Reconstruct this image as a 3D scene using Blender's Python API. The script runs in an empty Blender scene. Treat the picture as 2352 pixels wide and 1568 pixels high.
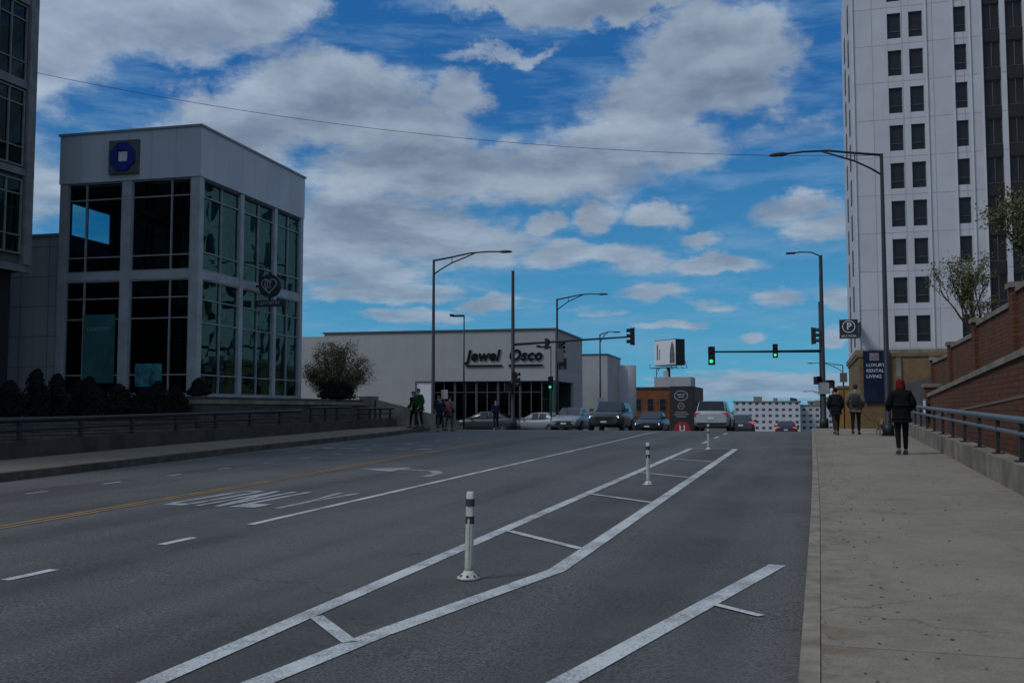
import bpy, bmesh, math, random
from mathutils import Vector, Matrix
random.seed(7)
D=bpy.data; S=bpy.context.scene
rad=math.radians

# ------------------------------------------------------------------ helpers
def lk(o): S.collection.objects.link(o); return o
def tag(o,label=None,category=None,group=None,kind=None):
    if label: o["label"]=label
    if category: o["category"]=category
    if group: o["group"]=group
    if kind: o["kind"]=kind
    return o
def empty(name,label,category,loc=(0,0,0),rz=0,group=None):
    o=D.objects.new(name,None); o.empty_display_size=.3
    o.location=loc; o.rotation_euler=(0,0,rz); lk(o)
    return tag(o,label,category,group)
def inst(name,me,parent=None,loc=(0,0,0),rot=(0,0,0),**k):
    o=D.objects.new(name,me); o.location=loc; o.rotation_euler=rot; lk(o)
    if parent: o.parent=parent
    return tag(o,**k)
def mobj(name,bm,mat,parent=None,loc=(0,0,0),rot=(0,0,0),smooth=False,**k):
    me=D.meshes.new(name)
    bmesh.ops.recalc_face_normals(bm,faces=bm.faces[:])
    bm.to_mesh(me); bm.free()
    for m in (mat if isinstance(mat,(list,tuple)) else [mat]): me.materials.append(m)
    if smooth:
        for p in me.polygons: p.use_smooth=True
    return inst(name,me,parent,loc,rot,**k)
def B(): return bmesh.new()
def bx(bm,x0,x1,y0,y1,z0,z1,mi=0):
    v=[bm.verts.new(p) for p in ((x0,y0,z0),(x1,y0,z0),(x1,y1,z0),(x0,y1,z0),(x0,y0,z1),(x1,y0,z1),(x1,y1,z1),(x0,y1,z1))]
    for f in ((0,3,2,1),(4,5,6,7),(0,1,5,4),(1,2,6,5),(2,3,7,6),(3,0,4,7)):
        bm.faces.new([v[i] for i in f]).material_index=mi
    return bm
def poly(bm,pts,mi=0):
    f=bm.faces.new([bm.verts.new(p) for p in pts]); f.material_index=mi; return f
def prism(bm,pts2,y0,y1,mi=0):
    a=[bm.verts.new((x,y0,z)) for x,z in pts2]; b=[bm.verts.new((x,y1,z)) for x,z in pts2]
    n=len(a)
    bm.faces.new(a).material_index=mi; bm.faces.new(b[::-1]).material_index=mi
    for i in range(n): bm.faces.new((a[i],b[i],b[(i+1)%n],a[(i+1)%n])).material_index=mi
def ptube(bm,pts,rs,n=8,mi=0,caps=True):
    pts=[Vector(p) for p in pts]; rings=[]
    if not isinstance(rs,(list,tuple)): rs=[rs]*len(pts)
    for i,p in enumerate(pts):
        t=(pts[min(i+1,len(pts)-1)]-pts[max(i-1,0)]); t.normalize()
        ref=Vector((0,0,1)) if abs(t.z)<.9 else Vector((1,0,0))
        u=t.cross(ref).normalized(); w=t.cross(u)
        rings.append([bm.verts.new(p+(u*math.cos(a)+w*math.sin(a))*rs[i]) for a in [2*math.pi*k/n for k in range(n)]])
    for a,b in zip(rings,rings[1:]):
        for k in range(n):
            f=bm.faces.new((a[k],a[(k+1)%n],b[(k+1)%n],b[k])); f.material_index=mi; f.smooth=True
    if caps:
        bm.faces.new(rings[0]).material_index=mi; bm.faces.new(rings[-1][::-1]).material_index=mi
def loft(bm,rings,mi=0,caps=True,smooth=True):
    R=[[bm.verts.new(p) for p in r] for r in rings]; n=len(R[0])
    for a,b in zip(R,R[1:]):
        for k in range(n):
            f=bm.faces.new((a[k],a[(k+1)%n],b[(k+1)%n],b[k])); f.material_index=mi; f.smooth=smooth
    if caps:
        bm.faces.new(R[0]).material_index=mi; bm.faces.new(R[-1][::-1]).material_index=mi
def ball(bm,c,r,sub=2):
    rr=r if isinstance(r,(tuple,list)) else (r,r,r)
    bmesh.ops.create_icosphere(bm,subdivisions=sub,radius=1,matrix=Matrix.Translation(c)@Matrix.Diagonal((*rr,1)))
def text(s,size,mat,parent,loc,rot,name="lettering",ext=.01,shear=0,bold=0,align='CENTER',gap=1,**k):
    c=D.curves.new("t",'FONT'); c.body=s; c.size=size; c.extrude=ext; c.shear=shear; c.offset=bold; c.space_character=gap
    c.align_x=align; c.align_y='CENTER'; c.resolution_u=4
    o=D.objects.new("t",c); lk(o)
    dg=bpy.context.evaluated_depsgraph_get(); dg.update()
    me=D.meshes.new_from_object(o.evaluated_get(dg)); D.objects.remove(o)
    me.materials.clear(); me.materials.append(mat)
    return inst(name,me,parent,loc,rot,**k)

# road profile: rises gently to a crest, then falls away
def g(y):
    if y<-60: return -.762
    if y<=40: return .0127*y
    if y<=54:
        s=y-40; return .508+.0127*s-.0487/28*s*s
    if y<377: return .345-.036*(y-54)
    return -11.28

# ------------------------------------------------------------------ materials
def nodes(name):
    m=D.materials.new(name); m.use_nodes=True; nt=m.node_tree
    return m,nt,nt.nodes["Principled BSDF"]
def mth(nt,op,a,b=None,c=None,clamp=False):
    n=nt.nodes.new("ShaderNodeMath"); n.operation=op; n.use_clamp=clamp
    for i,v in enumerate((a,b,c)):
        if v is None: continue
        if isinstance(v,(int,float)): n.inputs[i].default_value=v
        else: nt.links.new(v,n.inputs[i])
    return n.outputs[0]
def vm(nt,op,a,b=None):
    n=nt.nodes.new("ShaderNodeVectorMath"); n.operation=op
    for i,v in enumerate((a,b)):
        if v is None: continue
        if op=='SCALE' and i==1:
            if isinstance(v,(int,float)): n.inputs[3].default_value=v
            else: nt.links.new(v,n.inputs[3])
        elif isinstance(v,(tuple,list)): n.inputs[i].default_value=v
        else: nt.links.new(v,n.inputs[i])
    return n.outputs["Value"] if op in('LENGTH','DOT_PRODUCT') else n.outputs[0]
def noi(nt,vec,scale,detail=4,rough=.5,out="Fac"):
    n=nt.nodes.new("ShaderNodeTexNoise"); n.inputs["Scale"].default_value=scale
    n.inputs["Detail"].default_value=detail; n.inputs["Roughness"].default_value=rough
    nt.links.new(vec,n.inputs["Vector"]); return n.outputs[out]
def mr(nt,v,a,b,c,d,smooth=False):
    n=nt.nodes.new("ShaderNodeMapRange")
    if smooth: n.interpolation_type='SMOOTHSTEP'
    nt.links.new(v,n.inputs[0])
    for i,x in enumerate((a,b,c,d)):
        if isinstance(x,(int,float)): n.inputs[i+1].default_value=x
        else: nt.links.new(x,n.inputs[i+1])
    return n.outputs[0]
def mix(nt,f,a,b,mode='MIX'):
    n=nt.nodes.new("ShaderNodeMix"); n.data_type='RGBA'; n.blend_type=mode
    if isinstance(f,(int,float)): n.inputs[0].default_value=f
    else: nt.links.new(f,n.inputs[0])
    for i,v in ((6,a),(7,b)):
        if isinstance(v,(tuple,list)): n.inputs[i].default_value=(*v[:3],1)
        else: nt.links.new(v,n.inputs[i])
    return n.outputs[2]
def obj(nt): return nt.nodes.new("ShaderNodeTexCoord").outputs["Object"]
def bump(nt,b,h,strength=.3,dist=.01):
    n=nt.nodes.new("ShaderNodeBump"); n.inputs["Strength"].default_value=strength; n.inputs["Distance"].default_value=dist
    nt.links.new(h,n.inputs["Height"]); nt.links.new(n.outputs[0],b.inputs["Normal"])
def M(name,col,rough=.75,col2=None,scale=3,bs=0,bscale=60,metal=0,spec=.5,emit=0,coat=0):
    m,nt,b=nodes(name)
    if col2 is None: col2=tuple(c*.72 for c in col)
    o=obj(nt); n=noi(nt,o,scale,5,.6)
    c=mix(nt,mr(nt,n,.35,.65,0,1),col,col2); nt.links.new(c,b.inputs["Base Color"])
    b.inputs["Roughness"].default_value=rough; b.inputs["Metallic"].default_value=metal
    b.inputs["Specular IOR Level"].default_value=spec
    if coat: b.inputs["Coat Weight"].default_value=coat
    if bs: bump(nt,b,noi(nt,o,bscale,3),bs,.01)
    if emit:
        b.inputs["Emission Color"].default_value=(*col,1); b.inputs["Emission Strength"].default_value=emit
    return m
def streak(nt,o,amount=.25):
    v=vm(nt,'MULTIPLY',o,(3.5,3.5,.18)); return mr(nt,noi(nt,v,1.2,4,.65),.45,.75,0,amount)
def panelmat(name,col,pw,ph,line=.012,linecol=.45,off=0.0,dirt=.3,rough=.55,ofs=(0,0)):
    m,nt,b=nodes(name); o=obj(nt)
    sp=nt.nodes.new("ShaderNodeSeparateXYZ"); nt.links.new(o,sp.inputs[0])
    u=mth(nt,'ADD',mth(nt,'ADD',sp.outputs[0],sp.outputs[1]),ofs[0])
    cb=nt.nodes.new("ShaderNodeCombineXYZ"); nt.links.new(u,cb.inputs[0]); nt.links.new(mth(nt,'ADD',sp.outputs[2],ofs[1]),cb.inputs[1])
    br=nt.nodes.new("ShaderNodeTexBrick"); nt.links.new(cb.outputs[0],br.inputs["Vector"])
    br.offset=off; br.inputs["Scale"].default_value=1; br.inputs["Brick Width"].default_value=pw; br.inputs["Row Height"].default_value=ph
    br.inputs["Mortar Size"].default_value=line; br.inputs["Mortar Smooth"].default_value=.1; br.inputs["Bias"].default_value=0
    br.inputs["Color1"].default_value=(*col,1); br.inputs["Color2"].default_value=(*[c*.93 for c in col],1); br.inputs["Mortar"].default_value=(*[c*linecol for c in col],1)
    d=mix(nt,streak(nt,o,dirt),br.outputs["Color"],tuple(c*.45 for c in col))
    d=mix(nt,mr(nt,noi(nt,o,.6,4),.4,.7,0,.25),d,tuple(c*.6 for c in col))
    nt.links.new(d,b.inputs["Base Color"]); b.inputs["Roughness"].default_value=rough
    bump(nt,b,mth(nt,'SUBTRACT',1,br.outputs["Fac"]),.5,.02)
    return m
def brickmat(name,c1,c2,mortar,bw=.21,bh=.075,ms=.008):
    m,nt,b=nodes(name); o=obj(nt)
    sp=nt.nodes.new("ShaderNodeSeparateXYZ"); nt.links.new(o,sp.inputs[0])
    cb=nt.nodes.new("ShaderNodeCombineXYZ"); nt.links.new(mth(nt,'ADD',sp.outputs[0],sp.outputs[1]),cb.inputs[0]); nt.links.new(sp.outputs[2],cb.inputs[1])
    br=nt.nodes.new("ShaderNodeTexBrick"); nt.links.new(cb.outputs[0],br.inputs["Vector"])
    br.inputs["Scale"].default_value=1; br.inputs["Brick Width"].default_value=bw; br.inputs["Row Height"].default_value=bh
    br.inputs["Mortar Size"].default_value=ms; br.inputs["Bias"].default_value=-.2
    br.inputs["Color1"].default_value=(*c1,1); br.inputs["Color2"].default_value=(*c2,1); br.inputs["Mortar"].default_value=(*mortar,1)
    d=mix(nt,mr(nt,noi(nt,o,.9,5),.4,.7,0,.45),br.outputs["Color"],tuple(c*.45 for c in c1))
    nt.links.new(d,b.inputs["Base Color"]); b.inputs["Roughness"].default_value=.9; b.inputs["Specular IOR Level"].default_value=.2
    bump(nt,b,mth(nt,'SUBTRACT',1,br.outputs["Fac"]),.6,.01)
    return m
def glassmat(name,tint,wav=.02,ior=1.6,scale=1.3,gc=(.72,.95,.93)):
    m,nt,b=nodes(name); nt.nodes.remove(b); out=nt.nodes["Material Output"]
    o=obj(nt)
    bp=nt.nodes.new("ShaderNodeBump"); bp.inputs["Strength"].default_value=1; bp.inputs["Distance"].default_value=wav
    nt.links.new(noi(nt,o,scale,1.5),bp.inputs["Height"])
    gl=nt.nodes.new("ShaderNodeBsdfGlossy"); gl.inputs["Roughness"].default_value=.02; gl.inputs["Color"].default_value=(*gc,1)
    nt.links.new(bp.outputs[0],gl.inputs["Normal"])
    tr=nt.nodes.new("ShaderNodeBsdfTransparent"); tr.inputs[0].default_value=(*tint,1)
    fr=nt.nodes.new("ShaderNodeFresnel"); fr.inputs[0].default_value=ior
    mx=nt.nodes.new("ShaderNodeMixShader"); nt.links.new(fr.outputs[0],mx.inputs[0]); nt.links.new(tr.outputs[0],mx.inputs[1]); nt.links.new(gl.outputs[0],mx.inputs[2])
    nt.links.new(mx.outputs[0],out.inputs[0]); return m
def asphaltmat():
    m,nt,b=nodes("asphalt"); o=obj(nt)
    fine=noi(nt,o,48,4,.85); big=noi(nt,o,.30,5,.62)
    st=noi(nt,vm(nt,'MULTIPLY',o,(.75,.035,1)),1.0,4,.55)
    base=mix(nt,mr(nt,fine,.38,.62,0,1),(.036,.035,.034),(.185,.179,.170))
    base=mix(nt,mr(nt,st,.44,.60,0,.58),base,(.050,.049,.048))
    base=mix(nt,mr(nt,big,.44,.60,0,.42),base,(.138,.134,.128))
    w=vm(nt,'ADD',o,vm(nt,'SCALE',vm(nt,'SUBTRACT',noi(nt,o,1.5,3,.6,"Color"),(.5,.5,.5)),.9))
    vo=nt.nodes.new("ShaderNodeTexVoronoi"); vo.feature='DISTANCE_TO_EDGE'; vo.inputs["Scale"].default_value=.22; nt.links.new(w,vo.inputs["Vector"])
    cr=mth(nt,'MULTIPLY',mr(nt,vo.outputs["Distance"],0,.003,1,0),mr(nt,big,.47,.55,0,.5))
    base=mix(nt,cr,base,(.02,.02,.02))
    spots=mr(nt,noi(nt,o,2.3,4,.7),.66,.74,0,.5)
    base=mix(nt,spots,base,(.03,.029,.028))
    nt.links.new(base,b.inputs["Base Color"]); b.inputs["Roughness"].default_value=.9; b.inputs["Specular IOR Level"].default_value=.2
    bump(nt,b,fine,.8,.012); return m
def paintmat(name,col,wear=.5):
    m,nt,b=nodes(name); o=obj(nt)
    f=noi(nt,o,45,4,.8); bg=noi(nt,o,2.2,4,.6)
    k=mth(nt,'ADD',f,mth(nt,'MULTIPLY',bg,.7))
    c=mix(nt,mr(nt,k,.78,1.0,0,wear),col,(.10,.10,.10))
    nt.links.new(c,b.inputs["Base Color"]); b.inputs["Roughness"].default_value=.8; bump(nt,b,f,.3,.004); return m
def sidewalkmat(name,c1,c2,c3,jy=1.55):
    m,nt,b=nodes(name); o=obj(nt)
    sp=nt.nodes.new("ShaderNodeSeparateXYZ"); nt.links.new(o,sp.inputs[0])
    fine=noi(nt,o,60,4,.8); med=noi(nt,o,5,6,.68); big=noi(nt,o,.7,4)
    c=mix(nt,mr(nt,med,.35,.66,0,1),c1,c2); c=mix(nt,mr(nt,big,.4,.64,0,.7),c,c3)
    c=mix(nt,mr(nt,fine,.38,.68,0,.55),c,(.09,.08,.062))
    fr=mth(nt,'PINGPONG',mth(nt,'ADD',sp.outputs[1],.4),jy*2)
    j=mr(nt,fr,0,.012,.8,0)
    w=vm(nt,'ADD',o,vm(nt,'SCALE',vm(nt,'SUBTRACT',noi(nt,o,2.5,4,.6,"Color"),(.5,.5,.5)),.6))
    vo=nt.nodes.new("ShaderNodeTexVoronoi"); vo.feature='DISTANCE_TO_EDGE'; vo.inputs["Scale"].default_value=.45; nt.links.new(w,vo.inputs["Vector"])
    cr=mth(nt,'MULTIPLY',mr(nt,vo.outputs["Distance"],0,.008,1,0),mr(nt,noi(nt,o,.45,2),.47,.55,0,.5))
    c=mix(nt,mth(nt,'MAXIMUM',j,cr),c,(.06,.045,.03))
    ed=mth(nt,'MULTIPLY',mr(nt,sp.outputs[0],.1,.5,.6,0),mr(nt,med,.45,.65,0,1))
    c=mix(nt,ed,c,(.15,.095,.05))
    c=mix(nt,mr(nt,noi(nt,o,9,3),.70,.75,0,.4),c,(.1,.07,.045))
    nt.links.new(c,b.inputs["Base Color"]); b.inputs["Roughness"].default_value=.92; b.inputs["Specular IOR Level"].default_value=.15
    bump(nt,b,mth(nt,'ADD',fine,mth(nt,'MULTIPLY',cr,-2)),.4,.007); return m

asph=asphaltmat()
white_paint=paintmat("worn_white_road_paint",(.52,.53,.51),.8)
worn_paint=paintmat("well_worn_road_paint",(.36,.37,.37),.85)
faint_paint=paintmat("faded_road_paint",(.28,.28,.28),.95)
yellow_paint=paintmat("worn_yellow_road_paint",(.34,.19,.05),.8)
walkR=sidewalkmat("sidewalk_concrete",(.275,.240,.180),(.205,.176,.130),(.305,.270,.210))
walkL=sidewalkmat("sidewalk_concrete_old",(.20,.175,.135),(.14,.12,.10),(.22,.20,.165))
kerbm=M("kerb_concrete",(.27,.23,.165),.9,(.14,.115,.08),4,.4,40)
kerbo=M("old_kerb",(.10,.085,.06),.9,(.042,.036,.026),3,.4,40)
conc=M("weathered_concrete",(.23,.20,.15),.9,(.115,.10,.077),1.6,.4,30)
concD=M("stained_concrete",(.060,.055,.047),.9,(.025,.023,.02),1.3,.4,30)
groundm=M("ground_soil",(.07,.065,.055),.95,(.035,.035,.03),.4,.5,8)
grassm=M("plaza_paving",(.06,.06,.055),.95,(.03,.03,.028),1,.5,20)
metal_panel=panelmat("white_metal_panel",(.46,.475,.495),1.02,4.0,.008,.6,0,.08,.5,(.0,.2))
white_trim=M("white_painted_metal",(.34,.355,.365),.5,(.25,.255,.26),1.2)
wing_panel=panelmat("pale_stone_panel",(.42,.42,.42),1.25,1.15,.02,.45,0,.45,.6)
oldstone=panelmat("grey_stone_cladding",(.08,.08,.08),1.2,1.0,.012,.4,0,.5,.7)
darktrim=M("grey_string_course",(.17,.17,.17),.7,(.11,.11,.11),2)
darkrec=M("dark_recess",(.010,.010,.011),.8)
interior=M("dark_interior",(.022,.030,.030),.9)
glass=glassmat("teal_tinted_glass",(.12,.38,.36),.006,2.1,.9,(.40,.88,.84))
glassdark=glassmat("dark_tinted_glass",(.05,.13,.14),.004,1.42,.8,(.55,.9,.9))
glassthin=glassmat("clear_teal_glass",(.11,.40,.50),.004,1.35)
bframe=M("dark_window_frame",(.08,.085,.09),.5)
lframe=M("pale_window_frame",(.25,.265,.275),.5)
towerm=panelmat("tower_precast_panel",(.50,.49,.505),2.3,3.1,.03,.6,0,.10,.7,(.7,-.2))
towerm2=M("tower_rib",(.55,.54,.555),.7,(.47,.46,.475),.4)
tglass=M("dark_window_glass",(.010,.011,.013),.3,(.022,.024,.027),.35,spec=.25)
tglass2=M("brown_window_glass",(.022,.018,.016),.4,(.010,.008,.008),.35,spec=.25)
storew=panelmat("store_pale_render",(.33,.325,.315),3.6,2.55,.014,.9,0,.10,.8)
storew2=M("store_wing_render",(.36,.36,.365),.8,(.30,.30,.30),.6)
brickR=brickmat("red_brick",(.150,.060,.030),(.095,.038,.021),(.05,.03,.02),.40,.135,.013)
brickO=brickmat("orange_brick",(.22,.075,.03),(.15,.05,.025),(.10,.06,.04),.4,.14)
ledge=brickmat("stacked_ledge_stone",(.12,.108,.09),(.065,.058,.048),(.02,.018,.017),.5,.09)
tanb=brickmat("tan_brick",(.21,.135,.065),(.16,.10,.055),(.12,.09,.06),.4,.2)
black=M("black_painted_steel",(.010,.010,.012),.5,(.016,.016,.018),8,spec=.35)
blackr=M("black_sign_board",(.012,.013,.018),.6)
steel=M("painted_steel_rail",(.15,.16,.18),.45,(.09,.10,.11),9,metal=.4)
railD=M("dark_rail",(.025,.025,.029),.55,(.016,.016,.016),6,metal=.2)
signw=M("sign_white",(.62,.63,.65),.6,(.5,.5,.5),9)
sg_=M("sign_grey_line",(.3,.31,.33),.6)
signbl=M("sign_blue",(.010,.025,.22),.45)
signplate=M("sign_plate_grey",(.09,.09,.085),.6)
signred=M("sign_red",(.30,.014,.018),.5)
signcy=M("poster_teal",(.02,.11,.105),.6,(.012,.06,.06),1.5)
postw=M("delineator_white_plastic",(.50,.51,.43),.55,(.36,.37,.31),14)
bandD=M("delineator_grey_band",(.035,.035,.038),.6)
green_l=M("green_signal_lens",(.05,1,.45),.4,(.05,.95,.42),emit=.9)
dark_l=M("unlit_signal_lens",(.03,.012,.01),.35)
headl=M("lit_headlight",(.75,.85,1),.3,(.75,.85,1),emit=1.0)
taill=M("red_tail_light",(.35,.01,.012),.3,(.3,.01,.01),emit=.1)
brakel=M("lit_brake_light",(1,.04,.03),.3,(1,.04,.03),emit=.7)
tyre=M("tyre_rubber",(.015,.015,.015),.85)
rim=M("wheel_rim",(.2,.2,.21),.35,metal=.7)
cglass=M("car_glass",(.010,.011,.013),.15,(.015,.016,.018),1,spec=.5)
barkm=M("tree_bark",(.06,.044,.03),.9,(.035,.027,.02),14,.5,60)
budm=M("budding_leaves",(.12,.125,.03),.8,(.06,.075,.02),2.0)
budm2=M("budding_leaves_olive",(.125,.105,.04),.8,(.07,.06,.025),2.0)
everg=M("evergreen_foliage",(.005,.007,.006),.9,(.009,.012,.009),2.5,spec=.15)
skinm=M("skin",(.38,.22,.16),.6,(.33,.19,.14),10)

# ------------------------------------------------------------------ world
W=D.worlds.new("World"); S.world=W; W.use_nodes=True; nt=W.node_tree
for n in list(nt.nodes): nt.nodes.remove(n)
out=nt.nodes.new("ShaderNodeOutputWorld"); bg=nt.nodes.new("ShaderNodeBackground"); nt.links.new(bg.outputs[0],out.inputs[0])
SUN_AZ=-135; SUN_EL=48
sky=nt.nodes.new("ShaderNodeTexSky"); sky.sky_type='NISHITA'; sky.sun_disc=False
sky.sun_elevation=rad(SUN_EL); sky.sun_rotation=rad(SUN_AZ); sky.air_density=1.0; sky.dust_density=.3; sky.ozone_density=2
tc=nt.nodes.new("ShaderNodeTexCoord"); dr=vm(nt,'NORMALIZE',tc.outputs["Generated"])
sp=nt.nodes.new("ShaderNodeSeparateXYZ"); nt.links.new(dr,sp.inputs[0]); X,Y,Z=sp.outputs
el=mth(nt,'ARCSINE',Z); az=mth(nt,'ARCTAN2',X,Y)
cb=nt.nodes.new("ShaderNodeCombineXYZ"); nt.links.new(az,cb.inputs[0]); nt.links.new(el,cb.inputs[1]); V=cb.outputs[0]
elc=mth(nt,'MAXIMUM',el,0.0)
inv=mth(nt,'DIVIDE',1,mth(nt,'ADD',mth(nt,'MAXIMUM',Z,0),.13))
q=vm(nt,'MULTIPLY',vm(nt,'SCALE',dr,inv),(1,1,.0))
wamp=mth(nt,'ADD',.016,mth(nt,'MULTIPLY',elc,.26))
wn=vm(nt,'SUBTRACT',noi(nt,vm(nt,'MULTIPLY',V,(1,1.4,1)),15,6,.66,"Color"),(.5,.5,.5))
Wv=vm(nt,'ADD',V,vm(nt,'MULTIPLY',vm(nt,'SCALE',wn,wamp),(1,.75,0)))
blobs=[(-37,20.4,7.2,2.4,1.05),(-43,18.5,4,3.0,.9),(-31.0,21.8,3.4,2.0,.95),(-27.6,17.2,5.2,3.0,1.1),(-32.5,15.4,4.6,2.2,1),(-23.5,15.8,4.6,2.4,1.05),
(-19.6,17.6,2.0,1.5,.7),(-21,13.7,8.5,2.1,1.0),(-14.5,13.6,7.0,1.9,.95),(-43,11,4,3.2,.55),(-12.4,22.9,11,1.4,.95),(-5.0,19.2,5.0,3.3,1.1),(-8.8,17,4.2,1.9,.95),
(-9.3,14.9,6.6,1.7,.9),(-1.8,15.0,3.5,1.1,.5),(-24,10.2,7.5,2.5,1.0),(-26.5,7.9,6,1.2,.9),(-18.4,9.6,4.5,1.5,.85),(-12.1,11,1.5,1.1,1.0),(-14.6,10.8,1.2,.7,.8),
(-8.3,11,2.4,.8,.8),(-10.0,8.7,2.9,.9,.85),(-13.9,9,2.4,1,.75),(-5.1,8.3,2.9,.65,.95),(-5.7,9.6,1.2,.5,.75),(-.7,10.9,2.8,1.0,.75),(1.2,9.7,2.8,.8,.75),
(-8.8,6.8,2.2,.6,.8),(-5.1,5.9,1.6,.4,.65),(-1.7,6,1.6,.6,.75),(-3.2,3.9,.9,.4,.75),(1.3,3.9,.7,.6,.9),(1.4,6.1,1.1,.8,.8),(-11.5,5.6,2.2,.35,.6),
(-24,6.7,5.5,.7,.9),(-18.3,6.2,2.2,.65,.85),(-22.2,5.3,4,.5,.8),(-7.4,4.8,2.6,.35,.65),(-2.7,1.3,6.5,.9,1.0),(1.0,1.1,4,.8,.85),(-17.3,20.0,4.5,.5,.5)]
tot=None
for a,e,ra,re,w in blobs:
    d=vm(nt,'LENGTH',vm(nt,'MULTIPLY',vm(nt,'SUBTRACT',Wv,(rad(a),rad(e),0)),(1/rad(ra*1.25),1/rad(re*1.25),0)))
    f=mr(nt,d,.25,1.15,w,0,True)
    tot=f if tot is None else mth(nt,'MAXIMUM',tot,f)
fb=noi(nt,q,3.3,9,.60)
q2=vm(nt,'ADD',dr,(-.014,0,.026))
sp2=nt.nodes.new("ShaderNodeSeparateXYZ"); nt.links.new(q2,sp2.inputs[0])
inv2=mth(nt,'DIVIDE',1,mth(nt,'ADD',mth(nt,'MAXIMUM',sp2.outputs[2],0),.13))
fb2=noi(nt,vm(nt,'MULTIPLY',vm(nt,'SCALE',q2,inv2),(1,1,0)),3.3,4,.6)
azd=mth(nt,'ABSOLUTE',mth(nt,'ADD',az,rad(18)))
away=mth(nt,'MAXIMUM',mr(nt,azd,rad(32),rad(50),0,.55,True),mr(nt,el,rad(24),rad(33),0,.55,True))
tot=mth(nt,'MAXIMUM',tot,away)
dens=mth(nt,'SUBTRACT',mth(nt,'ADD',tot,mth(nt,'MULTIPLY',mth(nt,'SUBTRACT',fb,.5),1.6)),.34)
cov=mr(nt,dens,-.20,.46,0,.97,True)
lit=mth(nt,'ADD',mth(nt,'MULTIPLY',mth(nt,'SUBTRACT',fb,fb2),2.8),.42,clamp=True)
thick=mr(nt,dens,.1,.9,1,.0,True)
lit=mth(nt,'ADD',mth(nt,'MULTIPLY',lit,.66),mth(nt,'MULTIPLY',thick,.32),clamp=True)
ccol=mix(nt,lit,(.150,.205,.305),(.42,.51,.62))
ccol=mix(nt,mr(nt,el,rad(12),0,0,.45),ccol,(.23,.41,.58))
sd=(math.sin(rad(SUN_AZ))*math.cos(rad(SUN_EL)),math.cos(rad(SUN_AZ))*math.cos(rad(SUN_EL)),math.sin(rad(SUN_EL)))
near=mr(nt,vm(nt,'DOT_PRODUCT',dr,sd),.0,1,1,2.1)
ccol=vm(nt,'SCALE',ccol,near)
skyc=vm(nt,'SCALE',vm(nt,'MULTIPLY',sky.outputs[0],(.30,.74,1.0)),.075)
tintc=mix(nt,mr(nt,el,rad(17),rad(2),0,1),(.016,.130,.41),(.08,.37,.62))
skyc=mix(nt,.7,skyc,tintc)
wisp=mr(nt,noi(nt,vm(nt,'MULTIPLY',V,(5,26,1)),1.6,6,.62),.46,.76,0,.6)
skyc=mix(nt,wisp,skyc,(.22,.38,.58))
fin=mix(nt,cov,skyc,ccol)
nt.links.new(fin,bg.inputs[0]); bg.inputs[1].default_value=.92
W.cycles.sampling_method='MANUAL'; W.cycles.sample_map_resolution=512

sl=D.lights.new("sun",'SUN'); sl.energy=1.25; sl.angle=rad(14); sl.color=(1,.965,.92)
so=lk(D.objects.new("sun",sl)); so.rotation_euler=Vector(sd).to_track_quat('Z','Y').to_euler(); so.location=(0,0,60)

# ------------------------------------------------------------------ camera
cam=D.cameras.new("camera"); cam.sensor_width=36; cam.lens=35; cam.clip_end=6000; cam.clip_start=.05
co=lk(D.objects.new("camera",cam)); co.location=(0,0,1.52); co.rotation_euler=(rad(93.9),0,rad(16.7)); S.camera=co
S.view_settings.view_transform='Standard'; S.view_settings.look='None'; S.view_settings.exposure=0

# ------------------------------------------------------------------ ground & road
ys=sorted(set([-400,-60]+list(range(-50,40,5))+list(range(40,56,1))+list(range(58,377,12))+[377,500,900,2000,5000]))
bm=B(); prev=None
for y in ys:
    r=[bm.verts.new((x,y,g(y)-.02)) for x in (-4000,-60,0,60,4000)]
    if prev:
        for i in range(4): bm.faces.new((prev[i],prev[i+1],r[i+1],r[i]))
    prev=r
mobj("ground",bm,groundm,kind="structure")
def interp(tab,y):
    if y<=tab[0][0]: return tab[0][1]
    for (a,p),(b,q_) in zip(tab,tab[1:]):
        if y<=b: return p+(q_-p)*(y-a)/(b-a)
    return tab[-1][1]
def strip(name,y0,y1,fl,fr,dz,thick,mat,step=1.0,**k):
    bm=B(); n=max(1,int((y1-y0)/step)); R=[]
    for i in range(n+1):
        y=y0+(y1-y0)*i/n; l=fl(y) if callable(fl) else fl; r=fr(y) if callable(fr) else fr; z=g(y)+dz
        pts=[(l,y,z),(r,y,z)]
        if thick: pts+=[(r,y,z-thick),(l,y,z-thick)]
        R.append([bm.verts.new(p) for p in pts])
    m=len(R[0])
    for a,b in zip(R,R[1:]):
        if m==2: bm.faces.new((a[0],a[1],b[1],b[0]))
        else:
            for i in range(4): bm.faces.new((a[i],a[(i+1)%4],b[(i+1)%4],b[i]))
    if m==4: bm.faces.new(R[0]); bm.faces.new(R[-1][::-1])
    return mobj(name,bm,mat,**k)
Lc=[(-20,-13.2),(15,-14.3),(25,-15.3),(37,-16.1),(44,-17.2),(46.5,-19.5)]
lcurb=lambda y: interp(Lc,y)
Rc=[(-30,-.35),(0,-.12),(5,-.085),(12,-.03),(20,0),(60,0)]
rcurb=lambda y: interp(Rc,y)
strip("road",-30,377,lambda y:-19.8 if y<47 else -24,lambda y:.01,-.002,0,asph,2,kind="structure")
strip("cross_street",47,60,-90,60,-.006,0,asph,1,kind="structure")
strip("sidewalk",-30,47,lambda y:rcurb(y)+.105,lambda y:2.62+.021*(y-8)+.5,.16,.3,walkR,1,kind="structure")
strip("kerb",-30,47,rcurb,lambda y:rcurb(y)+.10,.158,.3,kerbm,1,kind="structure")
strip("sidewalk",62,120,.16,4.0,.16,.3,walkR,2,kind="structure")
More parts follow.
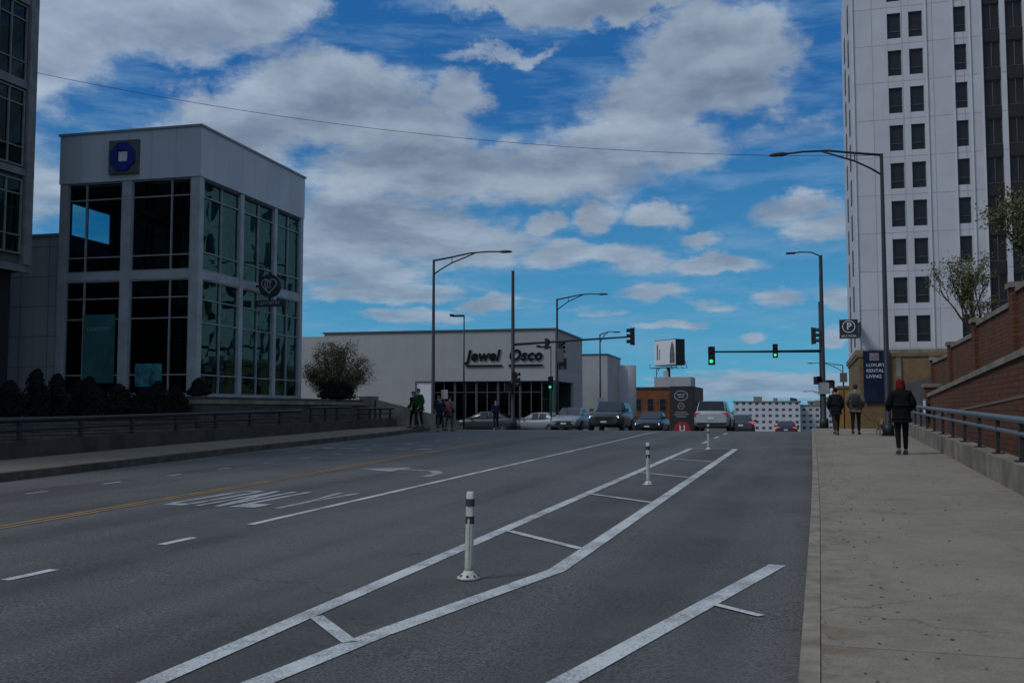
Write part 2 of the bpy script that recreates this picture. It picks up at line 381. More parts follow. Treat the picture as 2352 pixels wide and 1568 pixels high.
strip("sidewalk",-30,46.5,lambda y:lcurb(y)-3.4,lambda y:lcurb(y)-.17,.16,.3,walkL,.5,kind="structure")
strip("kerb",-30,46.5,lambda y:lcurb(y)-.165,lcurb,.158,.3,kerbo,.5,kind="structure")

# ------------------------------------------------------------------ markings
def line(name,pts,w,mat,dz=.004,step=1.0,**k):
    bm=B(); P=[]
    for (xa,ya),(xb,yb) in zip(pts,pts[1:]):
        n=max(1,int(math.hypot(xb-xa,yb-ya)/step))
        for i in range(n): P.append((xa+(xb-xa)*i/n,ya+(yb-ya)*i/n))
    P.append(pts[-1]); R=[]
    for i,(x,y) in enumerate(P):
        a=P[max(i-1,0)]; b=P[min(i+1,len(P)-1)]; dx,dy=b[0]-a[0],b[1]-a[1]; L=math.hypot(dx,dy)
        nx,ny=-dy/L*w/2,dx/L*w/2
        R.append((bm.verts.new((x+nx,y+ny,g(y+ny)+dz)),bm.verts.new((x-nx,y-ny,g(y-ny)+dz))))
    for a,b in zip(R,R[1:]): bm.faces.new((a[0],a[1],b[1],b[0]))
    return mobj(name,bm,mat,kind="structure",**k)
line("lane_line",[(-6.5,10.7),(-6.5,44)],.11,white_paint)
line("lane_line",[(-3.42,-4),(-3.4,29.6)],.15,white_paint)
line("lane_line",[(-3.0,-4),(-2.95,4.2),(-2.7,6.0),(-2.17,8.6),(-2.12,29.6)],.16,white_paint)
line("lane_line",[(-1.9,2.6),(-1.3,5.26),(-.32,9.4)],.15,white_paint)
line("lane_line",[(-.70,7.5),(-.36,7.2)],.07,white_paint,.008)
line("lane_line",[(-3.33,29.55),(-2.2,29.55)],.14,white_paint,.008)
for a,b in ((6.35,5.75),(10.95,9.85),(15.4,14.4),(20,19),(24.6,23.7)):
    line("lane_line",[(-3.33,a),(-2.78 if a<7 else -2.23,b)],.10,white_paint,.008)
for y in (4.9,6.9,9.0): line("lane_line",[(-6.52,y),(-6.5,y+.55)],.11,white_paint)
for y in [11.3+1.87*i for i in range(9)]: line("lane_line",[(-12.05-.02*(y-11),y),(-12.05-.02*(y-10.5),y+.5)],.09,worn_paint)
for y in (30,32.5,35,37.5): line("lane_line",[(-12.6,y),(-12.65,y+.8)],.12,faint_paint)
for yy,w in ((27.5,.4),(29.5,.25)):
    for x in (-15,-14.3,-13.6,-11.9,-11.2): line("lane_line",[(x,yy),(x+.45,yy)],w,faint_paint)
for y in (33,37,41): line("lane_line",[(-3.4,y),(-3.4,y+1.6)],.12,white_paint)
for dx in (0,.15):
    line("lane_line",[(-8.95-dx,-4),(-9.1-dx,8),(-9.45-dx,16),(-10.1-dx,26),(-10.6-dx,33),(-10.7-dx,44)],.07,yellow_paint)
def letter(bm,quads,x0,y0,w,h):
    for qd in quads:
        poly(bm,[(x0+a*w,y0+b*h,g(y0+b*h)+.004) for a,b in qd])
Lt={'O':[[(0,.1),(.25,.1),(.25,.9),(0,.9)],[(.75,.1),(1,.1),(1,.9),(.75,.9)],[(.1,0),(.9,0),(.9,.1),(.1,.1)],[(.1,.9),(.9,.9),(.9,1),(.1,1)]],
'N':[[(0,0),(.23,0),(.23,1),(0,1)],[(.77,0),(1,0),(1,1),(.77,1)],[(.24,.98),(.24,.66),(.76,.02),(.76,.34)]],
'L':[[(0,0),(.27,0),(.27,1),(0,1)],[(.28,0),(1,0),(1,.20),(.28,.20)]],
'Y':[[(.37,0),(.63,0),(.63,.45),(.37,.45)],[(.37,.46),(.5,.46),(.27,1),(0,1)],[(.505,.46),(.63,.46),(1,1),(.73,1)]]}
bm=B()
for i,ch in enumerate("ONLY"): letter(bm,Lt[ch],-8.98+i*.56,12.35,.42,2.25)
mobj("road_lettering",bm,worn_paint,kind="structure")
bm=B()
ap=[(-7.15,18.0),(-7.22,18.9),(-7.55,19.45),(-8.3,19.62)]
for (x0,y0),(x1,y1) in zip(ap,ap[1:]):
    poly(bm,[(x0-.10,y0-.05,g(y0)+.004),(x0+.10,y0+.05,g(y0)+.004),(x1+.06,y1+.15,g(y1)+.004),(x1-.05,y1-.14,g(y1)+.004)])
poly(bm,[(-9.3,19.62,g(19.62)+.006),(-8.3,19.0,g(19)+.006),(-8.3,20.25,g(20.25)+.006)])
mobj("road_arrow",bm,worn_paint,kind="structure")

# ------------------------------------------------------------------ windows
def window(parent,loc,w,h,vs=(),hs=(),fm=bframe,gm=glass,rz=0,bar=.06,dep=.12,_c={}):
    key=(w,h,tuple(vs),tuple(hs),fm.name,gm.name,bar)
    if key not in _c:
        bm=B()
        bx(bm,0,bar,0,dep,0,h); bx(bm,w-bar,w,0,dep,0,h); bx(bm,bar,w-bar,0,dep,0,bar); bx(bm,bar,w-bar,0,dep,h-bar,h)
        for v in vs: bx(bm,v*w-bar*.45,v*w+bar*.45,.004,dep,bar,h-bar)
        for t in hs: bx(bm,bar,w-bar,.008,dep-.004,t*h-bar*.4,t*h+bar*.4)
        fr=mobj("window",bm,fm)
        bm=B()
        xs=[0]+sorted(vs)+[1]; zs=[0]+sorted(hs)+[1]
        R=random.Random(len(_c)+3)
        yb=min(.07,dep*.6)
        for a,b in zip(xs,xs[1:]):
            for c,d in zip(zs,zs[1:]):
                j=[R.uniform(-.008,.008) for _ in range(4)]
                poly(bm,[(a*w,yb+j[0],c*h),(b*w,yb+j[1],c*h),(b*w,yb+j[2],d*h),(a*w,yb+j[3],d*h)])
        me=D.meshes.new("pane"); bm.to_mesh(me); bm.free(); me.materials.append(gm)
        _c[key]=(fr.data,me); D.objects.remove(fr)
    fm_,gm_=_c[key]
    o=inst("window",fm_,parent,loc,(0,0,rz)); inst("pane",gm_,o); return o
def strokes(bm,pts,y,w=.03):
    for a,b in zip(pts,pts[1:]):
        dx,dz=b[0]-a[0],b[1]-a[1]; L=math.hypot(dx,dz)
        if L<1e-6: continue
        nx,nz=-dz/L*w/2,dx/L*w/2
        poly(bm,[(a[0]+nx,y,a[1]+nz),(b[0]+nx,y,b[1]+nz),(b[0]-nx,y,b[1]-nz),(a[0]-nx,y,a[1]-nz)])

# ------------------------------------------------------------------ glass corner building
bk=empty("office_building","two storey white panel and glass bank building with blue octagon sign","building",(-21.3,31.2,2.0),.049)
bm=B(); bx(bm,-5.97,.03,-.03,8.6,8.05,9.9); mobj("fascia",bm,metal_panel,bk)
bm=B(); bx(bm,-6.02,.08,-.08,8.65,9.9,9.98); mobj("roof_trim",bm,lframe,bk)
bm=B(); bx(bm,-5.9,-.05,.12,8.5,4.35,4.6); bx(bm,-5.9,-.05,.12,8.5,-.1,.05); bx(bm,-5.9,-.05,.12,8.5,7.9,8.04); mobj("floor",bm,interior,bk)
bm=B(); bx(bm,-5.94,-5.75,3.0,8.5,-.4,7.9); bx(bm,-5.94,-5.75,.35,3.0,-.4,5.6); bx(bm,-5.94,-5.75,.35,3.0,7.45,7.9); bx(bm,-5.75,-.3,8.38,8.5,-.4,7.9); bx(bm,-3.6,-3.4,3.2,8.3,.05,4.3)
mobj("wall",bm,interior,bk)
colx=[(-5.94,-5.62),(-3.24,-2.86),(-.36,0)]
for a,b in colx:
    bm=B(); bx(bm,a,b,0,.32,-.5,8.04); mobj("column",bm,white_trim,bk)
for a,b in ((3.02,3.28),(5.86,6.1),(8.3,8.57)):
    bm=B(); bx(bm,-.32,0,a,b,-.5,8.04); mobj("column",bm,white_trim,bk)
for z0,z1 in ((4.32,4.62),(-.5,.06)):
    for a,b in zip(colx,colx[1:]):
        bm=B(); bx(bm,a[1],b[0],.03,.3,z0,z1); mobj("spandrel",bm,white_trim,bk)
    for a,b in ((.32,3.02),(3.28,5.86),(6.1,8.3)):
        bm=B(); bx(bm,-.3,-.03,a,b,z0,z1); mobj("spandrel",bm,white_trim,bk)
window(bk,(-5.62,.05,4.62),2.38,3.43,(.34,),(.17,.81),lframe,glassthin)
window(bk,(-2.86,.05,4.62),2.5,3.43,(.67,),(.17,.81),lframe,glassdark)
window(bk,(-5.62,.05,.06),2.38,4.26,(.34,),(.17,.66,.84),lframe,glassdark)
window(bk,(-2.86,.05,.06),2.5,4.26,(.67,),(.17,.66,.84),lframe,glassdark)
for y0,w in ((.32,2.7),(3.28,2.58),(6.1,2.2)):
    window(bk,(-.05,y0,4.62),w,3.43,(.5,),(.2,.80),lframe,glass,rad(90))
    window(bk,(-.05,y0,.06),w,4.26,(.5,),(.17,.62,.82),lframe,glass,rad(90))
bm=B(); R=random.Random(2)
for y0,w in ((.32,2.7),(3.28,2.58),(6.1,2.2)):
    for hw in (0,1):
        a=y0+.08+hw*w/2; b=a+w/2-.1
        bx(bm,-.62,-.6,a,b,R.uniform(5.0,6.6),7.85)
        if R.random()<.75: bx(bm,-.62,-.6,a,b,R.uniform(2.2,3.4),4.3)
mobj("glass_lightening_panel",bm,M("pale_reflection_tint",(.50,.68,.62),.9,(.28,.44,.40),.9),bk)  # pale panels added behind the glass, standing in for bright reflections
bm=B()
for y in (1.2,2.6,4.0,5.4,6.8): bx(bm,-1.5,-1.42,y,y+.08,.05,4.3); bx(bm,-1.5,-1.42,y,y+.08,4.6,7.9)
for z in (1.0,2.1,5.5,6.6): bx(bm,-1.51,-1.43,.5,8.2,z,z+.07)
mobj("glass_lightening_bars",bm,M("pale_lit_bar_tint",(.5,.62,.6),.7),bk)  # pale bars added inside so the dark panes look lit
bm=B(); bx(bm,-3.75,-2.5,-.16,-.03,8.28,9.55); sgn=mobj("sign_panel",bm,signplate,bk)
bm=B(); c=(-3.12,8.92); s=.52
top=[(-.40,1),(.40,1),(.97,.42),(-.40,.42)]
for r in range(4):
    pts=[]
    for x,z in top:
        for _ in range(r): x,z=z,-x
        pts.append((c[0]+x*s,c[1]+z*s))
    prism(bm,pts,-.24,-.162)
mobj("emblem",bm,signbl,sgn)
bm=B(); bx(bm,c[0]-.18,c[0]+.18,-.2,-.163,c[1]-.18,c[1]+.18); mobj("emblem_centre",bm,signw,sgn)
bm=B(); prism(bm,[(.62+.47*math.cos(a),4.5+.47*math.sin(a)) for a in [k*math.pi/16 for k in range(32)]],4.25,4.4); bx(bm,.0,1.25,4.27,4.38,3.66,3.92); bx(bm,0,.3,4.3,4.35,4.45,4.55)
ds=mobj("hanging_sign",bm,blackr,bk)
def heart(cx,cz,s):
    return [(cx+s*math.sin(t)**3,cz+s*(13*math.cos(t)-5*math.cos(2*t)-2*math.cos(3*t)-math.cos(4*t))/16) for t in [k*2*math.pi/28 for k in range(29)]]
bm=B(); strokes(bm,heart(.62,4.52,.33),4.24,.045)
for k in range(3):
    o_=k*.11; strokes(bm,[(.50+o_,4.74-.04*k),(.42+o_,4.56),(.52+o_*.8,4.36+.03*k)],4.238-.001*k,.035)
mobj("emblem",bm,sg_,ds)
text("DENTISTRY",.19,sg_,ds,(.62,4.26,3.79),(rad(90),0,0),ext=.004)
bm=B(); bx(bm,-4.75,-3.4,-.0,.02,.5,3.05); wp=mobj("window_poster",bm,signcy,bk)
text("DENTISTRY",.2,M("poster_letters",(.13,.30,.28),.7),wp,(-4.07,-.008,2.5),(rad(90),0,0),ext=.002)
bm=B(); bx(bm,-2.5,-1.4,-.0,.02,.35,1.2); mobj("window_poster",bm,M("poster_photo",(.04,.24,.28),.6,(.01,.04,.05),3),bk)
bm=B(); bx(bm,-10.5,-5.97,.35,7,-.7,6.15); mobj("wing",bm,wing_panel,bk)
bm=B(); bx(bm,-10.5,-5.97,.28,7,6.152,6.25); mobj("roof_trim",bm,lframe,bk)
bm=B(); bx(bm,-10.3,-8.6,.2,.348,-.7,4.3); mobj("porch",bm,darkrec,bk)

# tall block
tb=empty("office_tower","tall grey stone office block with dark windows and recessed base","building",(-26.15,28.2,1.3))
bm=B(); bx(bm,-22,0,-22,0,5.0,28); mobj("wall",bm,oldstone,tb)
bm=B(); bx(bm,-22,-.4,-22,-.3,-1.5,5.0); mobj("recessed_base",bm,darkrec,tb)
for z in (4.95,8.3,11.35,14.35,17.35,20.35):
    bm=B(); bx(bm,.003,.16,-22,0.02,z,z+.24); mobj("string_course",bm,darktrim,tb)
for k,(z0,h) in enumerate(((5.55,2.6),(8.6,2.7),(11.6,2.7),(14.6,2.7),(17.6,2.7),(20.6,2.7))):
    for y0 in (-3.0,-6.4,-9.8):
        window(tb,(.12,y0,z0),2.55,h,(.5,.72),(.25,.8),darktrim,glassdark if k else glass,rad(90),.06,.1)
bm=B(); bx(bm,.004,.22,-.4,-.05,5.2,28); mobj("pilaster",bm,darktrim,tb)

# plaza terraces and retaining walls
bm=B(); bx(bm,-75,-20.9,-20,30.4,-1,1.28); bx(bm,-75,-20.75,30.4,46,-1,1.98); mobj("plaza",bm,grassm,kind="structure")
rw=empty("retaining_wall","stacked stone retaining wall with pale coping below the glass building","wall",(0,0,0))
bm=B(); bx(bm,-20.72,-20.35,30.2,43.6,-.5,1.72); mobj("wall",bm,ledge,rw)
bm=B(); bx(bm,-20.8,-20.28,30.1,43.7,1.72,1.86); mobj("coping",bm,conc,rw)
rw=empty("retaining_wall","dark stepped stone retaining wall in front of shrubs","wall",(0,0,0))
bm=B(); bx(bm,-20.88,-20.5,-15,30.05,-.5,1.22); bx(bm,-20.48,-20.1,-15,30.05,-.5,.85); mobj("wall",bm,ledge,rw)
bm=B(); bx(bm,-20.92,-20.46,-15,30.05,1.22,1.32); mobj("coping",bm,concD,rw)
rw=empty("ramp_wall","concrete pier with sloping ramp wall beside shop","wall",(0,0,0))
bm=B(); bx(bm,-20.9,-20.2,44.0,44.7,-.5,2.15); mobj("pier",bm,conc,rw)
bm=B()
a=[bm.verts.new(p) for p in ((-20.1,44.2,-.5),(-16.9,47.2,-.5),(-16.9,47.2,.95),(-20.1,44.2,2.0))]
b=[bm.verts.new(p) for p in ((-20.3,44.45,-.5),(-17.1,47.45,-.5),(-17.1,47.45,.95),(-20.3,44.45,2.0))]
bm.faces.new(a); bm.faces.new(b[::-1])
for i in range(4): bm.faces.new((a[i],b[i],b[(i+1)%4],a[(i+1)%4]))
mobj("wall",bm,conc,rw)

# ------------------------------------------------------------------ parapets and railings
def lrail(y): return lcurb(y)-2.75 if y<38 else lcurb(38)-2.75-.02*(y-38)
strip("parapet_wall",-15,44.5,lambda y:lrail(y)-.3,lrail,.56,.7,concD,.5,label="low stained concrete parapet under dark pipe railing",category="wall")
def railing(label,ya,yb,fx,z0,heights,rs,step,mat,pm,pr=.035):
    e=empty("railing",label,"railing",(0,0,0))
    n=int((yb-ya)/1.0)
    P=lambda i:ya+(yb-ya)*i/n
    for h,r in zip(heights,rs):
        bm=B(); ptube(bm,[(fx(P(i)),P(i),g(P(i))+h) for i in range(n+1)],r,8); mobj("rail",bm,mat,e)
    me=None; y=ya+.2
    while y<yb:
        if me is None:
            bm=B(); bx(bm,-pr,pr,-.05,.05,.02,heights[0]-z0); bx(bm,-.09,.09,-.1,.1,0,.02); o=mobj("post",bm,pm,e,(fx(y),y,g(y)+z0)); me=o.data
        else: inst("post",me,e,(fx(y),y,g(y)+z0))
        y+=step
railing("dark pipe railing on low concrete parapet",-2,34.6,lambda y:lrail(y)-.15,.56,(1.03,.80),(.06,.035),2.3,railD,railD)
railing("short dark railing panel beside concrete pier",35.2,39.6,lambda y:lrail(y)-.15,.56,(1.12,.85),(.05,.03),1.4,railD,railD)
railing("dark railing leading to the street corner",40.2,44.4,lambda y:lrail(y)-.15,.56,(1.03,.8),(.05,.03),1.2,railD,railD)
rx=lambda y:2.66+.021*(y-12)
strip("parapet_wall",-10,38,rx,lambda y:rx(y)+.32,.56,.7,conc,1,label="low weathered concrete parapet along the sidewalk",category="wall")
railing("steel double pipe railing on dark posts",-4,37.6,lambda y:rx(y)+.16,.56,(1.16,.96),(.055,.04),2.2,steel,railD,.03)
def brickwall(label,X0,X1,Y0,Y1,zt0,zt1,thick=.35,steps=1,piers=(),mat=brickR,bands=()):
    e=empty("brick_wall",label,"wall",(0,0,0)); bw=B(); bc=B(); bb_=B()
    for s in range(steps):
        a=s/steps; b=(s+1)/steps; P=lambda t:(X0+(X1-X0)*t,Y0+(Y1-Y0)*t)
        za=zt0+(zt1-zt0)*a; zb=zt0+(zt1-zt0)*b
        if steps>1: zb=za
        (xa,ya),(xb,yb)=P(a),P(b)
        for bmm,off,lo,hi in [(bw,0,-1.5,0),(bc,.07,None,.16)]+[(bb_,.02,('b',d),.07) for d in bands]:
            if isinstance(lo,tuple): la=za-lo[1]; lb=zb-lo[1]; ha=la+hi; hb=lb+hi
            else:
                la=lo if lo is not None else za; lb=lo if lo is not None else zb
                ha=za+hi; hb=zb+hi
            v=[bmm.verts.new(p) for p in ((xa-off,ya,la),(xa+thick+off,ya,la),(xb+thick+off,yb,lb),(xb-off,yb,lb),(xa-off,ya,ha),(xa+thick+off,ya,ha),(xb+thick+off,yb,hb),(xb-off,yb,hb))]
            for f in ((0,3,2,1),(4,5,6,7),(0,1,5,4),(1,2,6,5),(2,3,7,6),(3,0,4,7)): bmm.faces.new([v[i] for i in f])
    mobj("wall",bw,mat,e); mobj("coping",bc,conc,e)
    if bands: mobj("band",bb_,M("tan_band",(.17,.125,.08),.9,(.11,.08,.055),3),e)
    else: bb_.free()
    for t,zp in piers:
        x=X0+(X1-X0)*t; y=Y0+(Y1-Y0)*t
        bp=B(); bx(bp,x-.14,x+thick+.14,y-.3,y+.3,-1.5,zp); p_=mobj("pier",bp,mat,e)
        bp=B(); bx(bp,x-.22,x+thick+.22,y-.38,y+.38,zp,zp+.16); mobj("pier_cap",bp,conc,p_)
brickwall("red brick terrace wall with sloping concrete coping",4.1,5.0,8,48,3.1,2.05,.35,1,((1,2.5),),bands=(.9,))
brickwall("upper red brick wall with stepped concrete coping and piers",5.6,6.25,16,57,5.3,3.6,.4,5,((.2,5.5),(.4,5.1),(.6,4.75),(.8,4.4),(1,4.1)))
bm=B(); bx(bm,5.37,5.58,12,57,-1.5,1.9); bx(bm,6.66,45,14,80,-3,3.4); mobj("terrace_ground",bm,groundm,kind="structure")
nb=empty("notice_board","small framed notice fixed on the brick wall end","sign",(4.84,47.5,1.0),0)
bm=B(); bx(bm,-.05,.0,-.6,.4,.2,1.0); mobj("frame",bm,signplate,nb); bm=B(); bx(bm,-.07,-.052,-.52,.32,.28,.92); mobj("panel",bm,signw,nb)

# ------------------------------------------------------------------ apartment tower
tw=empty("apartment_tower","tall pale concrete apartment tower with dark window columns","building",(3.75,85,0))
zt=42
segs=[(0,2.78),(3.83,4.41),(5.46,7.79),(8.69,9.89),(11.15,11.55),(12.81,13.6),(14.8,15.5),(16.7,24)]
bm=B()
for a,b in segs: bx(bm,a,b,0,.6,6.3,zt)
for k in range(12):
    z=6.9+3.1*k-1.0
    for a,b in ((2.78,3.83),(4.41,5.46),(7.79,8.69)): bx(bm,a,b,.02,.6,max(z,6.3),z+1.0)
bx(bm,0,24,.6,22,6.3,zt)
mobj("wall",bm,towerm,tw)
for x in (5.6,7.6,8.85,9.7,-.0):
    bm=B(); bx(bm,x,x+.14,-.14,-.003,6.3,zt); mobj("rib",bm,towerm2,tw)
sps={}
for k in range(12):
    z=6.9+3.1*k-1.0
    for a,b in ((9.89,11.15),(11.55,12.81),(13.6,14.8),(15.5,16.7)):
        key=(round(b-a,2),k==0)
        if key not in sps:
            bm=B(); bx(bm,0,b-a,.1,.598,max(0,6.3-z),1.0); sps[key]=mobj("spandrel",bm,tglass2,tw,(a,0,z)).data
        else: inst("spandrel",sps[key],tw,(a,0,z))
for k in range(11):
    z=6.9+3.1*k
    for x,w in ((2.78,1.05),(4.41,1.05),(7.79,.9)): window(tw,(x,.2,z),w,2.1,(),(.3,),bframe,tglass,0,.06,.1)
    for x,w in ((9.89,1.26),(11.55,1.26)): window(tw,(x,.2,z),w,2.1,(.5,),(),bframe,tglass2,0,.06,.1)
for k in range(10):
    for y in (5,13): window(tw,(-.06,y+1.6,6.9+3.1*k),1.5,2.1,(),(.3,),bframe,tglass,rad(-90),.06,.05)
bm=B(); bx(bm,-.25,24.2,-.25,22.2,5.9,6.3); mobj("string_course",bm,conc,tw)
bm=B(); bx(bm,-.1,24,-2.6,20,-4,5.6); bx(bm,-.2,24.1,-2.7,20.1,5.6,5.88); mobj("podium",bm,tanb,tw)
for x in (2.6,5.0,7.4):
    bm=B(); bx(bm,x,x+.35,-2.78,-2.602,-4,5.55); mobj("podium_pier",bm,conc,tw)
bm=B(); bx(bm,.2,2.15,-2.85,-2.74,2.1,6.05); bn=mobj("banner",bm,M("banner_navy",(.007,.012,.035),.85,(.012,.02,.045),1.2,spec=.1),tw)
for i,t in enumerate(("LUXURY","RENTAL","LIVING")): text(t,.36,signw,bn,(.4,-2.86,4.95-i*.44),(rad(90),0,0),ext=.006,align='LEFT')
bm=B(); bx(bm,.65,1.35,-2.87,-2.853,5.3,5.9); mobj("banner_picture",bm,M("banner_photo",(.25,.18,.15),.7,(.08,.08,.09),6),bn)
bm=B(); bx(bm,-1.5,-.1,-2.35,-2.15,7.1,8.6); bx(bm,-.1,.0,-2.3,-2.2,7.4,7.5); bx(bm,-.1,0,-2.3,-2.2,8.2,8.3); bx(bm,0,.12,-2.4,-.1,7.3,8.4)
ps=mobj("parking_sign",bm,blackr,tw)
bm=B(); strokes(bm,[(-.8+.46*math.cos(a),8.04+.46*math.sin(a)) for a in [k*math.pi/14 for k in range(29)]],-2.36,.06)
mobj("ring",bm,signw,ps)
text("P",.75,signw,ps,(-.78,-2.36,8.04),(rad(90),0,0),ext=.005,bold=.015)
text("SELF PARK",.25,signw,ps,(-.8,-2.36,7.28),(rad(90),0,0),ext=.005)
lb=empty("brick_building","low ochre brick building beside the sidewalk","building",(2.6,104,-4))
bm=B(); bx(bm,0,1.4,0,30,0,7.6); mobj("wall",bm,M("ochre_wall",(.32,.17,.04),.9,(.22,.12,.04),.6),lb)
bm=B(); bx(bm,-.1,1.4,-.1,30,7.6,7.85); mobj("parapet",bm,conc,lb)
for i in range(5): window(lb,(-.06,4.6+i*5,4.4),1.6,1.6,(.5,),(),bframe,tglass,rad(-90),.06,.05)

# ------------------------------------------------------------------ supermarket
jw=empty("supermarket","pale rendered supermarket with glass storefront and dark sign lettering","building",(-17.7,69.9,-.6),.049)
H=7.9
bm=B()
bx(bm,-18.1,-10.7,0,11.4,-1,H); bx(bm,-10.7,0,0,11.4,4.2,H); bx(bm,-10.7,0,7.2,11.4,-1,4.2)
bx(bm,-10.7,-1.0,0.3,.6,-1,.5)
mobj("wall",bm,storew,jw)
bm=B(); bx(bm,-18.2,.1,-.1,11.5,H,H+.12); mobj("roof_trim",bm,bframe,jw)
bm=B(); bx(bm,-10.6,-2.0,3.0,3.2,-1,4.19); bx(bm,-10.6,-.2,7.0,7.18,-1,4.19); mobj("interior_wall",bm,interior,jw)
for i in range(5): window(jw,(-9.3+i*1.66,.2,.5),1.64,3.7,(.5,),(.78,),bframe,glassdark,0,.07)
bm=B(); bx(bm,-10.65,-9.32,.12,.25,.5,4.15); mobj("roller_door",bm,signw,jw)
window(jw,(-1.6,1.6,0),5.2,4.15,(.2,.4,.6,.8),(.7,),M("green_frame",(.02,.10,.07),.5),glassdark,rad(90),.08)
bm=B(); bx(bm,-.42,-.02,.02,.42,-1,4.19); mobj("column",bm,M("green_column",(.02,.07,.05),.5),jw)
jl=M("store_letters",(.006,.005,.006),.7,spec=.15)
text("Jewel",1.10,jl,jw,(-6.7,-.06,6.05),(rad(90),0,0),ext=.04,shear=.22,bold=.032,align='LEFT',gap=1.06)
text("Osco",1.10,jl,jw,(-3.5,-.06,6.05),(rad(90),0,0),ext=.04,shear=.22,bold=.032,align='LEFT',gap=1.06)
for a,b in ((-6.75,-4.0),(-3.5,-.95)):
    bm=B(); prism(bm,[(a,5.28),(b,5.28),(b+.05,5.39),(a+.05,5.39)],-.12,-.03); mobj("underline",bm,jl,jw)
bm=B(); bx(bm,-4,1.43,16,24.5,-2,6.9); mobj("wing",bm,storew2,jw)
bm=B(); bx(bm,-4.05,1.5,15.93,24.6,6.9,7.0); mobj("roof_trim",bm,bframe,jw)
bm=B(); ptube(bm,[(1.43,24.5,-2),(1.43,24.5,6.3)],1.5,20); mobj("stair_drum",bm,storew2,jw)
bm=B(); bx(bm,-26,-18.12,.6,11,-1,7.75); mobj("wing",bm,storew,jw)
bm=B(); bx(bm,.003,.06,8,8.9,-1,2.2); mobj("door",bm,bframe,jw)

# ------------------------------------------------------------------ distant buildings
bb=empty("brick_building","two storey orange brick building with flat parapet","building",(-21.9,117,-4))
bm=B(); bx(bm,0,7.0,0,14,-1,7.9); mobj("wall",bm,brickO,bb)
bm=B(); bx(bm,-.1,7.1,-.1,14.1,7.9,8.15); mobj("parapet",bm,concD,bb)
for i in range(4): window(bb,(.5+i*1.45,-.06,5.3),.8,1.5,(),(.5,),bframe,tglass,0,.06,.05); window(bb,(.5+i*1.45,-.06,2.4),.8,1.5,(),(.5,),bframe,tglass,0,.06,.05)
bb=empty("corner_building","black painted corner building with round white signs on its wall","building",(-15.7,116,-4))
bm=B(); bx(bm,0,2.6,0,12,-1,8.2); mobj("wall",bm,M("black_wall",(.018,.017,.018),.8),bb)
bm=B(); bx(bm,2.605,2.65,1,11,6.4,8.0); mobj("band",bm,M("brown_band",(.10,.045,.03),.8),bb)
bm=B(); strokes(bm,[(1.3+.75*math.cos(a),7.1+.55*math.sin(a)) for a in [k*math.pi/14 for k in range(29)]],-.02,.10); strokes(bm,[(.85,7.22),(1.75,7.22)],-.02,.12); strokes(bm,[(.95,6.96),(1.65,6.96)],-.02,.12)
mobj("wall_sign",bm,sg_,bb)
bm=B(); strokes(bm,[(1.3+.36*math.cos(a),5.9+.36*math.sin(a)) for a in [k*math.pi/10 for k in range(21)]],-.02,.07)
for z,w in ((5.2,.7),(4.95,.85),(4.7,.6)): strokes(bm,[(1.3-w,z),(1.3+w,z)],-.02,.08)
mobj("wall_sign",bm,sg_,bb)
text("N",.45,sg_,bb,(1.3,-.03,5.9),(rad(90),0,0),ext=.005)
bm=B(); prism(bm,[(1.4+.95*math.cos(a),3.2+.95*math.sin(a)) for a in [k*math.pi/14 for k in range(28)]],-.12,-.02); rs=mobj("round_sign",bm,signred,bb)
text("U",1.0,signw,rs,(1.4,-.13,3.3),(rad(90),0,0),ext=.005,bold=.02)
bb=empty("rooftop_plant","white plant room on roof","building",(-19,126,-4))
bm=B(); bx(bm,0,4.6,0,5,0,9.6); bx(bm,1,1.6,1,1.6,9.6,10.4); mobj("wall",bm,storew2,bb)
bl=empty("billboard","white angled roadside billboard on steel post with catwalk","billboard",(-21.0,150,-3.6),rad(-42)); bl.scale=(.58,.9,1)
bm=B(); ptube(bm,[(0,0.8,0),(0,.8,11.5)],.35,10); mobj("post",bm,black,bl)
bm=B(); bx(bm,-4.3,4.3,.1,2.0,11.7,15.6); bx(bm,-4.5,4.9,-.9,0,11.3,11.4); bx(bm,-4.4,-4.3,-.9,-.85,11.3,12)
for x in (-3,-1,1,3): ptube(bm,[(x,2.1,11.3),(x,3.2,11.3),(x,2.05,14)],.07,5)
mobj("frame",bm,black,bl)
bm=B(); bx(bm,-4.2,4.2,.02,.09,11.8,15.5); bp=mobj("poster",bm,signw,bl)
bm=B(); prism(bm,[(1.9,12.0),(3.9,12.0),(3.9,13.4),(3.5,14.8),(2.9,15.3),(2.3,14.4),(2.0,13.2)],-.0,.018); bx(bm,-3.2,-2.7,0,.018,12.6,14.9); bx(bm,-2.2,-1.9,0,.018,12.6,14.2); mobj("poster_figure",bm,M("poster_dark",(.05,.05,.05),.7,(.14,.14,.14),1),bp)
